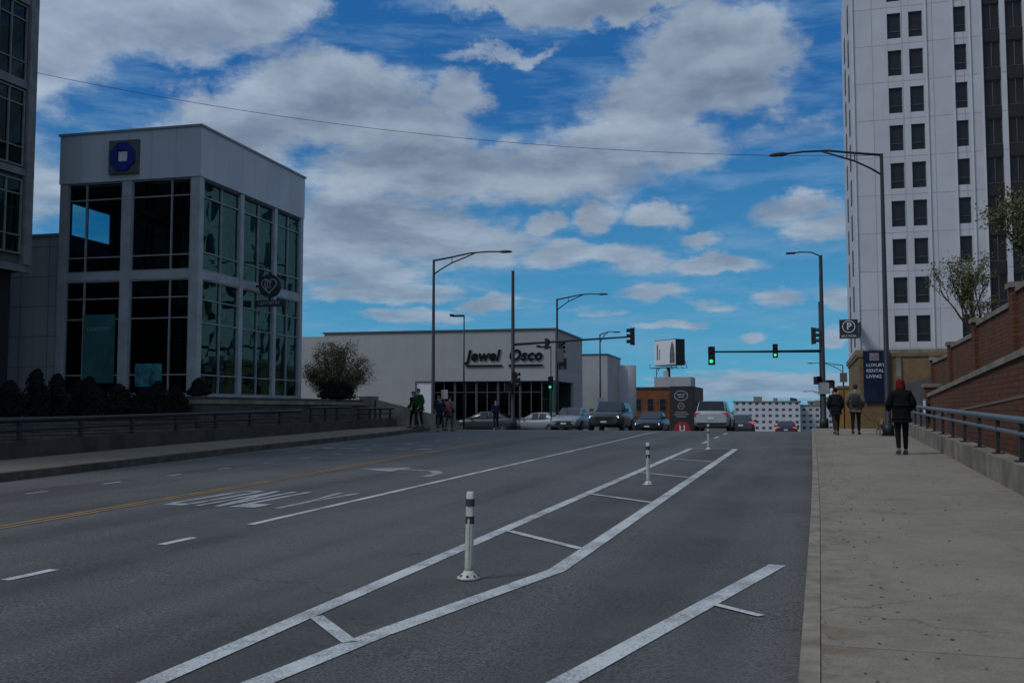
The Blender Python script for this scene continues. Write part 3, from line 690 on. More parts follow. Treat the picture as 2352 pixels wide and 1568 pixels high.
def grid_building(label,loc,w,d,h,col,cw=3.6,ch=3.4,rz=0):
    e=empty("distant_building",label,"building",loc,rz)
    m,nt_,b=nodes("window_grid_facade"); o=obj(nt_); sp_=nt_.nodes.new("ShaderNodeSeparateXYZ"); nt_.links.new(o,sp_.inputs[0])
    u=mth(nt_,'FRACT',mth(nt_,'DIVIDE',mth(nt_,'ADD',sp_.outputs[0],sp_.outputs[1]),cw)); v=mth(nt_,'FRACT',mth(nt_,'DIVIDE',sp_.outputs[2],ch))
    f=mth(nt_,'MULTIPLY',mth(nt_,'MULTIPLY',mth(nt_,'GREATER_THAN',u,.3),mth(nt_,'LESS_THAN',u,.78)),mth(nt_,'MULTIPLY',mth(nt_,'GREATER_THAN',v,.3),mth(nt_,'LESS_THAN',v,.75)))
    nt_.links.new(mix(nt_,f,col,(.05,.055,.06)),b.inputs["Base Color"]); b.inputs["Roughness"].default_value=.7
    bm=B(); bx(bm,0,w,0,d,0,h); mobj("wall",bm,m,e)
    bm=B(); bx(bm,-.4,w+.4,-.4,d,h,h+.7); bx(bm,w*.3,w*.42,4,10,h+.7,h+3.2); bx(bm,w*.6,w*.66,4,10,h+.7,h+2.4); mobj("parapet",bm,conc,e)
grid_building("long pale multi storey block with window grid",(-42,575,-14),36,20,19.5,(.44,.44,.45))
grid_building("pale stepped office block with window grid",(-6,590,-14),26,20,17.5,(.38,.39,.40))
grid_building("grey block beyond the crest",(-2,640,-14),30,20,20,(.25,.27,.30),4,3.4)
bm=B(); R=random.Random(5)
for i in range(900):
    x=R.uniform(-420,150); y=R.uniform(680,760); z=-11+abs(R.gauss(0,5.5)); s=R.uniform(2,4.5)
    n=Vector((R.uniform(-1,1),-1,R.uniform(-.6,.6))).normalized(); u=n.orthogonal().normalized()*s; w=n.cross(u).normalized()*s
    c=Vector((x,y,z)); poly(bm,[c+u,c+w,c-u,c-w])
mobj("tree_belt",bm,M("far_foliage",(.05,.065,.06),.9,(.03,.04,.04),.05),kind="stuff",label="far belt of trees and low roofs along the horizon")
grid_building("dark low brick block beyond the junction",(-40,150,-6),17,20,9.0,(.10,.06,.045),3,3)

# ------------------------------------------------------------------ street lamps
def lamp(label,x,y,h,arm,dirx=-1,base=None,r=.10,grp="street lamps along the road"):
    z=g(y)+.16 if base is None else base
    e=empty("street_lamp",label,"street lamp",(x,y,z),0,grp)
    bm=B(); ptube(bm,[(0,0,0),(0,0,.35),(0,0,.4),(0,0,h)],[.2,.19,r,r*.6],10); bx(bm,-.22,.22,-.22,.22,0,.05); mobj("pole",bm,black,e)
    bm=B(); s=dirx; A=arm
    up=[(0,h-.05),(.22*A,h+.07),(.5*A,h+.13+.03*A),(.75*A,h+.16+.03*A),(.93*A,h+.12+.03*A)]
    ptube(bm,[(s*a,0,b) for a,b in up],[.05,.045,.04,.038,.035],7)
    lo=[(0,h-.75),(.1*A,h-.5),(.25*A,h-.2),(.42*A,h+.03),(.56*A,h+.12+.03*A)]
    ptube(bm,[(s*a,0,b) for a,b in lo],.035,7)
    ptube(bm,[(s*.25*A,0,h-.2),(s*.25*A,0,h+.08)],.02,6)
    mobj("arm",bm,black,e)
    bm=B(); x0=.9*A; zz=h+.1+.03*A
    loft(bm,[[(s*(x0+t*.62),wy*ww,zz+hz*hh) for wy,hz in ((-1,0),(-.6,1),(.6,1),(1,0),(.7,-.5),(-.7,-.5))] for t,ww,hh in ((0,.05,.05),(.25,.13,.08),(.8,.15,.06),(1,.08,.02))])
    mobj("lamp_head",bm,black,e); return e
lamp("tall black street lamp with curved double arm by the railing",2.5,36.3,9.75,3.5,-1,g(36.3)+.16)
lamp("black street lamp with curved arm at the junction corner",-18.1,46.6,8.8,3.9,1,.25)
lamp("black street lamp with curved arm beside the shop",-15.9,63.3,8.75,3.1,1,g(63))
lamp("distant black street lamp with short arm",-17.3,84,8.7,1.3,1,g(84),.09)
lamp("small distant street lamp",3.3,112,8.0,3.4,-1,g(112),.09)
lamp("small distant street lamp",1.5,140,6.5,2.2,-1,g(140),.08)
lamp("distant thin street lamp",-19.0,128,9.0,1.0,1,g(128),.08)
def slimpole(label,x,y,h,z,r=.06,head=True):
    e=empty("lamp_post",label,"lamp post",(x,y,z))
    bm=B(); ptube(bm,[(0,0,0),(0,0,h)],[r,r*.7],8); bx(bm,-.15,.15,-.15,.15,0,.04); mobj("pole",bm,black,e)
    if head:
        bm=B(); bx(bm,-.75,.0,-.12,.12,h-.05,h+.06); bx(bm,-.9,-.7,-.15,.15,h-.02,h+.12); mobj("lamp_head",bm,black,e)
slimpole("slim black lamp post with box lantern",-20.5,58,7.1,g(58))
slimpole("slim black post near storefront",-15.6,60.5,5.3,g(60),.045)

# ------------------------------------------------------------------ traffic lights
def head(parent,loc,rz,lit,k_=.8):
    bm=B(); bx(bm,-.17,.17,-.10,.12,-.53,.53); bx(bm,-.21,.21,.121,.135,-.57,.57)
    h=mobj("signal_head",bm,black,parent,loc,(0,0,rz)); h.scale=(k_,k_,k_)
    for i,z in enumerate((.35,0,-.35)):
        bm=B(); n=10
        for k in range(n):
            a0=math.pi*(-.15+1.3*k/n); a1=math.pi*(-.15+1.3*(k+1)/n)
            poly(bm,[(.15*math.cos(a0),-.10,z+.15*math.sin(a0)),(.15*math.cos(a1),-.10,z+.15*math.sin(a1)),(.15*math.cos(a1),-.34,z+.15*math.sin(a1)),(.15*math.cos(a0),-.34,z+.15*math.sin(a0))])
        mobj("visor",bm,black,h)
        bm=B(); prism(bm,[(.11*math.cos(t),z+.11*math.sin(t)) for t in [k*math.pi/8 for k in range(16)]],-.125,-.101)
        mobj("lens",bm,green_l if (lit and i==2) else dark_l,h)
def pedhead(parent,loc,rz):
    bm=B(); bx(bm,-.2,.2,-.1,.1,-.2,.2); bx(bm,-.22,.22,-.2,-.1,.18,.22); mobj("pedestrian_signal",bm,black,parent,loc,(0,0,rz))
G1="traffic signals at the junction"
e=empty("traffic_light","black signal mast with arm, street lamp and green signals","traffic light",(.62,54.6,g(54.6)+.1),0,G1)
bm=B(); ptube(bm,[(0,0,0),(0,0,.6),(0,0,.65),(0,0,9.2)],[.24,.22,.13,.09],12); bx(bm,-.28,.28,-.28,.28,0,.06); mobj("pole",bm,black,e)
bm=B(); ptube(bm,[(0,0,4.15),(-3,.15,4.18),(-5.95,.3,4.22)],[.08,.06,.045],8); mobj("mast_arm",bm,black,e)
bm=B(); ptube(bm,[(0,0,9.15),(-.45,0,9.38),(-1.0,0,9.42),(-1.35,0,9.38)],.035,7); bx(bm,-1.75,-1.3,-.1,.1,9.33,9.42); mobj("lamp_arm",bm,black,e)
head(e,(-5.75,.1,4.0),0,True,.88); head(e,(-2.4,-.05,4.2),0,True,.65)
head(e,(-.42,-.1,4.95),rad(80),False); pedhead(e,(-.3,-.1,2.6),rad(60)); pedhead(e,(.35,-.1,2.4),rad(-30))
bm=B(); bx(bm,-.05,.0,-.2,.2,8,8.5); mobj("sign_plate",bm,signplate,e)
bm=B(); bx(bm,-.25,.35,-.18,-.15,1.9,2.5); mobj("sign_plate",bm,sg_,e)
slimpole("plain thin black post behind the signal mast",.55,60,7.6,g(60),.07,False)
e=empty("traffic_light","tall black signal pole with long mast arm and signals","traffic light",(-14.95,50,g(50)),0,G1)
bm=B(); ptube(bm,[(0,0,0),(0,0,.5),(0,0,.55),(0,0,8.35)],[.22,.2,.11,.08],12); mobj("pole",bm,black,e)
bm=B(); ptube(bm,[(0,0,4.45),(3,.1,4.6),(6.25,.2,4.75)],[.07,.055,.04],8); mobj("mast_arm",bm,black,e)
head(e,(6.3,.05,4.75),rad(-70),False,.8); head(e,(1.85,0,4.45),rad(165),False,.5); head(e,(.2,-.25,2.6),rad(80),False,.75); pedhead(e,(-.2,-.2,2.2),rad(30))
bm=B(); bx(bm,2.4,2.75,-.05,-.02,3.5,4.2); mobj("sign_plate",bm,signplate,e)
e=empty("traffic_light","black signal post with green signal beside the storefront","traffic light",(-14.6,58,g(58)),0,G1)
bm=B(); ptube(bm,[(0,0,0),(0,0,4.8)],[.09,.07],8); mobj("pole",bm,black,e)
head(e,(-.35,-.15,2.9),0,True,.7); head(e,(.32,-.1,5.0),rad(60),False,.7); pedhead(e,(.35,-.15,4.1),rad(30))
bm=B(); bx(bm,.1,.6,.1,.13,3.7,4.4); mobj("sign_plate",bm,signplate,e)
def sign(label,x,y,z,h,w,hh,mat,rz=0):
    e=empty("street_sign",label,"sign",(x,y,z),rz)
    bm=B(); ptube(bm,[(0,.03,0),(0,.03,h)],.03,6); mobj("post",bm,black,e)
    bm=B(); bx(bm,-w/2,w/2,-.03,-.005,h-hh,h); mobj("panel",bm,mat,e)
sign("white parking sign on thin post",-17.6,46.9,.3,2.2,.35,.45,M("sign_dull_white",(.4,.36,.35),.6))
sign("small pale sign on thin post",-12.3,60,g(60),2.1,.45,.6,M("sign_pale_blue",(.2,.3,.4),.6))
sign("small black and white sign at corner",1.35,45,g(45)+.16,2.4,.3,.4,signplate)
bm=B(); a=Vector((-26.0,28.0,13.35)); b=Vector((2.5,36.3,g(36.3)+9.85))
ptube(bm,[a.lerp(b,t)+Vector((0,0,-.85*4*t*(1-t))) for t in [i/40 for i in range(41)]],.009,5)
mobj("overhead_cable",bm,M("dull_cable",(.07,.07,.075),.7),label="thin sagging cable spanning above the road",category="cable")

# ------------------------------------------------------------------ delineator posts
dsrc={}
bm=B(); n=24
ring=lambda r,z:[(r*math.cos(2*math.pi*k/n),r*math.sin(2*math.pi*k/n),z) for k in range(n)]
loft(bm,[ring(.098,0),ring(.098,.016),ring(.078,.03),ring(.05,.05),ring(.04,.07)])
dsrc['base']=mobj("base",bm,postw)
bm=B()
for k in range(8):
    a=k*math.pi/4+.2; ptube(bm,[(.08*math.cos(a),.08*math.sin(a),.02),(.08*math.cos(a),.08*math.sin(a),.040)],.010,6)
dsrc['bolts']=mobj("bolts",bm,bandD)
bm=B(); pr=[]
for z,w,d in ((.06,.031,.031),(.12,.033,.028),(.6,.033,.026),(.71,.033,.022),(.725,.027,.016)):
    pr.append([(w*math.copysign(abs(math.cos(t))**.6,math.cos(t)),d*math.copysign(abs(math.sin(t))**.6,math.sin(t)),z) for t in [2*math.pi*k/16 for k in range(16)]])
loft(bm,pr); bx(bm,-.008,.008,-.034,-.024,.12,.5)
dsrc['post']=mobj("post",bm,postw)
bm=B(); loft(bm,[[(.038*math.cos(t),.034*math.sin(t),z) for t in [2*math.pi*k/16 for k in range(16)]] for z in (0,.062)],caps=False)
dsrc['reflective_band']=mobj("reflective_band",bm,bandD)
dme={k:o.data for k,o in dsrc.items()}
for o in dsrc.values(): D.objects.remove(o)
for x,y,t in ((-2.78,8.0,.02),(-2.72,17.25,-.005),(-2.84,29.0,0)):
    e=empty("delineator_post","white flexible lane post with two grey bands","bollard",(x,y,g(y)+.003),0,"flexible lane posts in the painted buffer"); e.rotation_euler=(0,t,0)
    for k in ('base','bolts','post'): inst(k,dme[k],e)
    inst("reflective_band",dme['reflective_band'],e,(0,0,.605)); inst("reflective_band",dme['reflective_band'],e,(0,0,.46))

# ------------------------------------------------------------------ cars
def wheelmesh(r,_c={}):
    if r not in _c:
        bm=B(); ptube(bm,[(-.11,0,0),(-.10,0,0),(.10,0,0),(.11,0,0)],[r*.93,r,r,r*.93],20); t=mobj("wheel",bm,tyre)
        bm=B()
        ptube(bm,[(.111,0,0),(.118,0,0)],[r*.22,r*.18],8)
        for k in range(5):
            a=k*2*math.pi/5; u=Vector((0,math.cos(a),math.sin(a))); v=Vector((0,-math.sin(a),math.cos(a)))
            poly(bm,[Vector((.115,0,0))+u*r*.15-v*r*.1,Vector((.115,0,0))+u*r*.66-v*r*.12,Vector((.115,0,0))+u*r*.66+v*r*.12,Vector((.115,0,0))+u*r*.15+v*r*.1])
        m=mobj("rim",bm,rim); _c[r]=(t.data,m.data); D.objects.remove(t); D.objects.remove(m)
    return _c[r]
def car(kind,label,x,y,rz,paint,lights=False,brake=False,grp="cars around the junction"):
    e=empty("car",label,"car",(x,y,g(y)),rz,grp)
    e.rotation_euler=(math.atan(-.036)*math.cos(rz) if y>54 else 0,0,rz)
    suv=kind=='suv'
    if suv:
        st=[(-2.32,.80,.42,.92),(-2.25,.90,.30,1.08),(-1.7,.94,.24,1.12),(-.6,.95,.22,1.10),(.7,.95,.22,1.08),(1.2,.94,.24,1.07),(1.8,.92,.26,1.00),(2.15,.87,.28,.90),(2.3,.76,.36,.78)]
        cabs=[(-2.22,.80,1.06,.76,1.10),(-2.0,.82,1.08,.66,1.62),(-.9,.84,1.08,.66,1.70),(.1,.84,1.06,.66,1.68),(1.05,.82,1.04,.72,1.08)]; W_=.95; r=.37
    else:
        st=[(-2.34,.76,.38,.80),(-2.25,.85,.28,.98),(-1.6,.90,.22,1.02),(-.8,.91,.20,.98),(.6,.91,.20,.95),(1.2,.90,.22,.92),(1.8,.88,.22,.85),(2.15,.83,.25,.74),(2.34,.70,.32,.62)]
        cabs=[(-1.85,.76,.98,.70,1.01),(-1.05,.80,.95,.60,1.38),(-.4,.81,.95,.60,1.45),(.2,.81,.93,.60,1.43),(1.2,.79,.90,.70,.94)]; W_=.91; r=.33
    bm=B(); rings=[]
    for yy,w,zb,zt_ in st:
        hf=[(w*.80,zb),(w*.97,zb+.10),(w,zb+(zt_-zb)*.45),(w*.985,zb+(zt_-zb)*.72),(w*.94,zt_-.05),(w*.80,zt_),(w*.4,zt_+.02)]
        rings.append([(a,yy,b) for a,b in hf]+[(-a,yy,b) for a,b in hf[::-1]])
    loft(bm,rings); cr=[]
    for yy,wb,zb,wt,zt_ in cabs:
        hf=[(wb,zb-.06),(wb*.5+wt*.5,(zb+zt_)/2),(wt,zt_-.03),(wt*.85,zt_),(wt*.3,zt_+.015)]
        cr.append([(a,yy,b) for a,b in hf]+[(-a,yy,b) for a,b in hf[::-1]])
    loft(bm,cr); mobj("body",bm,paint,e)
    def screen(i,k,name):
        P,Q=cr[i],cr[k]
        A=[Vector(p) for p in ((P[2][0]*1.02,P[2][1],P[2][2]),(-P[2][0]*1.02,P[2][1],P[2][2]),(-Q[2][0],Q[2][1],Q[2][2]),(Q[2][0],Q[2][1],Q[2][2]))]
        cen=sum(A,Vector())/4; sg=1 if cen.y>0 else -1
        bm=B(); poly(bm,[cen+(p-cen)*.94+Vector((0,sg*.03,.05)) for p in A]); mobj(name,bm,cglass,e)
    screen(4,3,"windscreen"); screen(0,1,"rear_window")
    for sd_ in (1,-1):
        bm=B()
        for k in ((1,2),(2,3)):
            P,Q=cr[k[0]],cr[k[1]]
            pts=[(P[0][0]*.99,P[0][1]+.05,P[0][2]+.1),(Q[0][0]*.99,Q[0][1]-.05,Q[0][2]+.1),(Q[2][0]+.02,Q[2][1]-.05,Q[2][2]-.02),(P[2][0]+.02,P[2][1]+.05,P[2][2]-.02)]
            poly(bm,[(sd_*(p[0]+.02),p[1],p[2]) for p in pts])
        mobj("side_window",bm,cglass,e)
        bm=B(); bx(bm,min(sd_*(W_-.06),sd_*(W_+.16)),max(sd_*(W_-.06),sd_*(W_+.16)),.75,.85,st[4][3]+.02,st[4][3]+.17); mobj("mirror",bm,paint,e)
        f=st[-2]; xs=sorted((sd_*f[1]*.52,sd_*f[1]*.93)); bm=B()
        bx(bm,xs[0],xs[1],f[0]-.1,f[0]+.10,f[3]-.22,f[3]-.10); mobj("headlight",bm,headl if lights else rim,e)
        f=st[1]; xs=sorted((sd_*f[1]*.62,sd_*f[1])); bm=B()
        bx(bm,xs[0],xs[1],f[0]-.06,f[0]+.15,f[3]-(.30 if suv else .24),f[3]-.08); mobj("tail_light",bm,brakel if brake else taill,e)
        for yy in (-1.42,1.42):
            wm,rm=wheelmesh(r); w=inst("wheel",wm,e,(sd_*(W_-.09),yy,r),(0,0,0 if sd_>0 else math.pi)); inst("rim",rm,w)
    f=st[-1]; bm=B(); bx(bm,-f[1]*.62,f[1]*.62,f[0]-.02,f[0]+.03,f[3]-.26,f[3]-.06); bx(bm,-f[1]*.8,f[1]*.8,f[0]-.05,f[0]+.02,f[2]+.02,f[2]+.10); mobj("grille",bm,tyre,e)
    bm=B(); bx(bm,-.16,.16,f[0]+.02,f[0]+.045,f[2]+.08,f[2]+.17); mobj("number_plate",bm,signw,e)
    bm=B(); bx(bm,-.16,.16,st[0][0]-.03,st[0][0]-.002,st[0][2]+.22,st[0][2]+.34); mobj("number_plate",bm,signw,e)
    bm=B(); bx(bm,-W_*.8,W_*.8,st[0][0]-.04,st[0][0]+.1,st[0][2]-.06,st[0][2]+.06); mobj("bumper",bm,tyre,e)
def cp(n,c,m=.3): return M(n,c,.35,tuple(x*.92 for x in c),1,metal=m,coat=.4)
cwhite=cp("car_paint_white",(.34,.355,.375),.1); csil=cp("car_paint_silver",(.24,.26,.28),.2); cdark=cp("car_paint_dark",(.012,.013,.016),.1); cgrey=cp("car_paint_grey",(.035,.04,.045),.1)
PI=math.pi
car('sedan',"silver sedan waiting at the junction facing the viewer",-13.75,58.5,PI,csil)
car('suv',"dark SUV with lit headlights waiting at the junction",-10.85,55.8,PI,cdark,True)
car('sedan',"dark sedan with lit headlights behind the SUV",-10.1,66,PI,cdark,True)
car('suv',"white SUV seen from behind driving over the crest",-5.15,56.5,0,cwhite)
car('sedan',"grey sedan with brake lights following over the crest",-4.75,72,0.05,cgrey,False,True)
car('sedan',"dark car roof just visible beyond the crest",-2.1,90,0,cdark,False,True)
car('sedan',"dark grey sedan turning behind the railing",-21.6,65.5,rad(95),cgrey)
car('sedan',"grey sedan crossing beside signal pole",-18.2,67.5,rad(70),csil)

# ------------------------------------------------------------------ people
def skinmesh(V_,E_,Rr,sub=1):
    me=D.meshes.new("sk"); me.from_pydata([Vector(v) for v in V_],E_,[]); o=D.objects.new("sk",me); lk(o)
    o.modifiers.new("s",'SKIN'); sv=me.skin_vertices[0].data
    for i,r in enumerate(Rr):
        sv[i].radius=r if isinstance(r,(tuple,list)) else (r,r); sv[i].use_root=(i==0)
    m=o.modifiers.new("u",'SUBSURF'); m.levels=sub; m.render_levels=sub
    dg=bpy.context.evaluated_depsgraph_get(); dg.update()
    r=D.meshes.new_from_object(o.evaluated_get(dg)); D.objects.remove(o)
    for p in r.polygons: p.use_smooth=True
    return r
def person(label,loc,rz,H_,coat,legs,hair,shoe=(.03,.03,.03),stride=.18,hem=.80,longhair=False,arms=(.1,.1),elbow=.12,pack=None,bulk=1.0,out_=0,grp=None,lean=.02):
    s=H_/1.75
    e=empty("person",label,"person",loc,rz,grp); e.scale=(s,s,s)
    V_=[(0,0,.94),(0,0,1.10),(0,lean,1.28),(0,lean*1.5,1.42),(0,lean*2,1.50),(0,lean*2+.01,1.57),(0,lean*2+.02,1.645),(0,lean*2+.015,1.72)]
    E_=[(i,i+1) for i in range(7)]
    R_=[(.125,.10),(.105,.085),(.12,.09),(.09,.07),(.05,.05),(.058,.062),(.078,.088),(.05,.06)]
    L={}
    for sd_,ph in ((1,1),(-1,-1)):
        k=len(V_); st=stride*ph
        V_+=[(.085*sd_,st*.08,.87),(.09*sd_,st*.62+.03,.49),(.09*sd_,st*1.0 if st>0 else st*1.25,.09+(0 if st>=0 else abs(st)*.22)),(.10*sd_,(st*1.0+.14) if st>0 else st*1.25+.13,.035+(0 if st>=0 else abs(st)*.02))]
        E_+=[(0,k),(k,k+1),(k+1,k+2),(k+2,k+3)]; R_+=[.085,.055,.038,.03]
        L[sd_]=k
        k=len(V_); a=arms[0] if sd_>0 else arms[1]
        V_+=[(.165*sd_,lean,1.40),((.21+out_)*sd_,lean+a*.2-.04,1.14),((.20+out_*.3)*sd_,lean+a+elbow,.93 if elbow<.2 else 1.02),((.19+out_*.1)*sd_,lean+a+elbow*1.3+.02,.86 if elbow<.2 else 1.0)]
        E_+=[(3,k),(k,k+1),(k+1,k+2),(k+2,k+3)]; R_+=[.058,.042,.028,(.036,.018)]
        L[('a',sd_)]=k
    me=skinmesh(V_,E_,R_,2); bm=B(); bm.from_mesh(me)
    hc=Vector(V_[6])
    ptube(bm,[hc+Vector((0,.075,.02)),hc+Vector((0,.105,-.012)),hc+Vector((0,.08,-.02))],[.008,.013,.012],6)
    for sd_ in (1,-1):
        ball(bm,hc+Vector((.079*sd_,0,-.01)),(.012,.022,.032),1)
        p=Vector(V_[L[('a',sd_)]+3]); w=Vector(V_[L[('a',sd_)]+2]); d=(p-w).normalized()
        for j in range(4):
            o_=Vector((0,(j-1.5)*.018,0)) if abs(d.z)>.5 else Vector(((j-1.5)*.018,0,0))
            ln=(.065,.075,.07,.055)[j]
            a0=p+o_; a1=a0+d*ln*.6; a2=a1+(d*.7+Vector((-.6*sd_,0,-.3))).normalized()*ln*.5
            ptube(bm,[a0-d*.02,a1,a2],[.010,.009,.007],6)
        ptube(bm,[w+d*.03,w+d*.06+Vector((-.01*sd_,.03,0)),w+d*.09+Vector((-.015*sd_,.035,0))],[.011,.010,.008],6)
    mobj("body",bm,skinm,e,smooth=True)
    for sd_ in (1,-1):
        bm=B(); ball(bm,hc+Vector((.03*sd_,.076,.012)),(.011,.008,.007),1); mobj("eye",bm,tyre,e)
    bm=B(); ball(bm,hc+Vector((0,.078,-.045)),(.024,.008,.006),1); mobj("mouth",bm,M("lips",(.25,.09,.08),.6),e)
    cv=[(0,0,.93),(0,-.005,.93-(.93-hem)*.5),(0,-.01,hem),(0,0,1.10),(0,lean,1.28),(0,lean*1.5,1.43),(0,lean*2,1.49)]
    ce=[(0,1),(1,2),(0,3),(3,4),(4,5),(5,6)]; crr=[(.165,.135),(.175,.145),(.18,.15),(.15,.12),(.165,.125),(.12,.095),(.07,.068)]
    crr=[(a*bulk,b*bulk) for a,b in crr]
    for sd_ in (1,-1):
        k=len(cv); a=L[('a',sd_)]
        w=Vector(V_[a+2])
        cv+=[V_[a],V_[a+1],tuple(w)]; ce+=[(5,k),(k,k+1),(k+1,k+2)]; crr+=[.075*bulk,.065*bulk,.05*bulk]
    me=skinmesh(cv,ce,crr,2); me.materials.clear(); me.materials.append(M("coat_cloth",coat,.9,tuple(c*.6 for c in coat),6,.4,25,spec=.15)); inst("coat",me,e)
    tv=[(0,0,.93)]; te=[]; tr=[(.13,.105)]
    for sd_ in (1,-1):
        k=L[sd_]; j=len(tv); an=Vector(V_[k+2])+Vector((0,0,.02))
        tv+=[V_[k],V_[k+1],tuple(an)]; te+=[(0,j),(j,j+1),(j+1,j+2)]; tr+=[.098,.068,.05]
    me=skinmesh(tv,te,tr,2); me.materials.clear(); me.materials.append(M("trouser_cloth",legs,.9,tuple(c*.7 for c in legs),6,spec=.15)); inst("trousers",me,e)
    for sd_ in (1,-1):
        k=L[sd_]; an=Vector(V_[k+2])
        zb=0 if V_[k+2][2]<.1 else V_[k+2][2]-.09
        bm=B()
        loft(bm,[[(an.x+x*w,an.y+yy,zb+z*h) for x,z in ((-1,0),(1,0),(1,.6),(.5,1),(-.5,1),(-1,.6))] for yy,w,h in ((-.075,.03,.07),(-.05,.042,.11),(.03,.045,.11),(.12,.05,.07),(.19,.03,.045))])
        mobj("shoe",bm,M("shoe_material",shoe,.6),e)
    hm=M("hair",hair,.8,tuple(c*.3 for c in hair),30,.5,60,spec=.15)
    bm=B()
    if longhair:
        loft(bm,[[(hc.x+wx*math.cos(t)*(1+.08*math.sin(5*t)),hc.y+oy+wy*math.sin(t)*(1+.06*math.cos(4*t)),hc.z+z) for t in [2*math.pi*k/20 for k in range(20)]] for z,wx,wy,oy in ((-.19,.05,.03,-.085),(-.15,.095,.05,-.075),(-.10,.108,.065,-.06),(-.03,.098,.085,-.03),(.03,.09,.09,-.018),(.062,.074,.076,-.012),(.083,.046,.05,-.01),(.090,.016,.016,-.01))])
    else:
        loft(bm,[[(hc.x+wx*math.cos(t),hc.y+oy+wy*math.sin(t),hc.z+z) for t in [2*math.pi*k/14 for k in range(14)]] for z,wx,wy,oy in ((-.07,.05,.03,-.06),(-.03,.082,.06,-.04),(.03,.088,.086,-.018),(.06,.078,.08,-.008),(.085,.05,.055,0),(.094,.02,.02,0))])
    mobj("hair",bm,hm,e,smooth=True)
    if pack:
        bm=B(); loft(bm,[[(w*math.copysign(abs(math.cos(t))**.5,math.cos(t)),-.22+d*math.copysign(abs(math.sin(t))**.5,math.sin(t)),z) for t in [2*math.pi*k/14 for k in range(14)]] for z,w,d in ((.98,.11,.06),(1.02,.145,.085),(1.3,.14,.08),(1.40,.09,.05))]); mobj("backpack",bm,M("backpack_cloth",pack,.8),e,smooth=True)
    return e
person("person in wide black coat and leggings with red hair walking away",(2.0,24.8,g(24.8)+.16),rad(4),1.77,(.007,.007,.008),(.008,.008,.009),(.15,.012,.010),(.05,.04,.04),.09,.70,True,(.10,.10),.24,bulk=1.28,out_=.07)
person("person in beige jacket with dark backpack walking a dog",(1.5,37.4,g(37.4)+.16),rad(-6),1.80,(.17,.15,.11),(.03,.028,.028),(.06,.045,.03),(.04,.04,.04),.16,.86,False,(.05,.0),.12,(.02,.024,.024),bulk=1.2,out_=.06)
person("person in dark coat and dark trousers walking",(.82,36.8,g(36.8)+.16),rad(8),1.68,(.014,.014,.017),(.04,.025,.025),(.03,.02,.015),(.06,.03,.03),.22,.78,False,(.08,-.02),.14,bulk=1.2,out_=.05)
GP="pedestrians near the corner"
person("person in green jacket and dark trousers near the kerb",(-16.75,41.4,g(41.4)+.16),rad(160),1.78,(.012,.085,.022),(.02,.02,.022),(.03,.02,.015),stride=.12,hem=.88,bulk=1.2,out_=.06,grp=GP)
person("person in dark green coat beside the green jacket",(-17.15,41.8,g(41.6)+.16),rad(150),1.66,(.012,.022,.014),(.012,.012,.013),(.02,.015,.012),stride=.14,bulk=1.2,grp=GP)
person("person in grey coat walking in a group",(-16.2,42.4,g(42)+.16),rad(200),1.5,(.02,.02,.024),(.02,.02,.03),(.03,.02,.015),stride=.15,bulk=1.15,grp=GP)
person("person in dark blue jacket walking in a group",(-15.95,42.0,g(42.)+.01),rad(190),1.55,(.02,.024,.045),(.05,.055,.07),(.02,.015,.012),stride=.2,bulk=1.15,grp=GP)
person("person with orange bag and pale jacket near the kerb",(-15.65,42.3,g(42.3)+.01),rad(350),1.62,(.14,.12,.12),(.05,.06,.09),(.04,.025,.015),stride=.15,pack=(.35,.07,.03),grp=GP)
person("person in blue jacket crossing between the cars",(-17.0,53.5,g(53.5)),rad(200),1.7,(.008,.014,.04),(.015,.015,.018),(.02,.015,.01),stride=.2,bulk=1.15)
dg_=empty("dog","small pale brown dog on lead walking beside its owner","dog",(2.25,36.6,g(36.6)+.16),rad(-20))
v=[(0,-.16,.34),(0,0,.33),(0,.16,.34),(0,.25,.43),(0,.31,.50),(0,.40,.47),(0,-.25,.40),(0,-.30,.50)]
ed=[(0,1),(1,2),(2,3),(3,4),(4,5),(0,6),(6,7)]; rr=[.075,.08,.09,.055,.055,.025,.02,.012]
for sx in (1,-1):
    k=len(v); v+=[(.055*sx,.17,.24),(.055*sx,.15,.12),(.055*sx,.17,.015)]; ed+=[(2,k),(k,k+1),(k+1,k+2)]; rr+=[.035,.02,.02]
    k=len(v); v+=[(.055*sx,-.14,.24),(.055*sx,-.22,.13),(.055*sx,-.19,.015)]; ed+=[(0,k),(k,k+1),(k+1,k+2)]; rr+=[.045,.02,.02]
    k=len(v); v+=[(.04*sx,.29,.56)]; ed+=[(4,k)]; rr+=[.015]
me=skinmesh(v,ed,rr,2); me.materials.clear(); me.materials.append(M("dog_fur",(.20,.15,.10),.9,(.10,.075,.05),8,.5,60)); inst("body",me,dg_)
bm=B(); ball(bm,(0,.425,.475),.014,1); mobj("nose",bm,tyre,dg_)
for sx in (1,-1):
    bm=B(); ball(bm,(.03*sx,.35,.52),.008,1); mobj("eye",bm,tyre,dg_)
bm=B(); ptube(bm,[(1.72,37.45,1.4),(1.95,37.1,1.15),(2.15,36.8,1.09)],.008,4); mobj("dog_lead",bm,tyre,label="thin dark lead between walker and dog",category="dog lead")

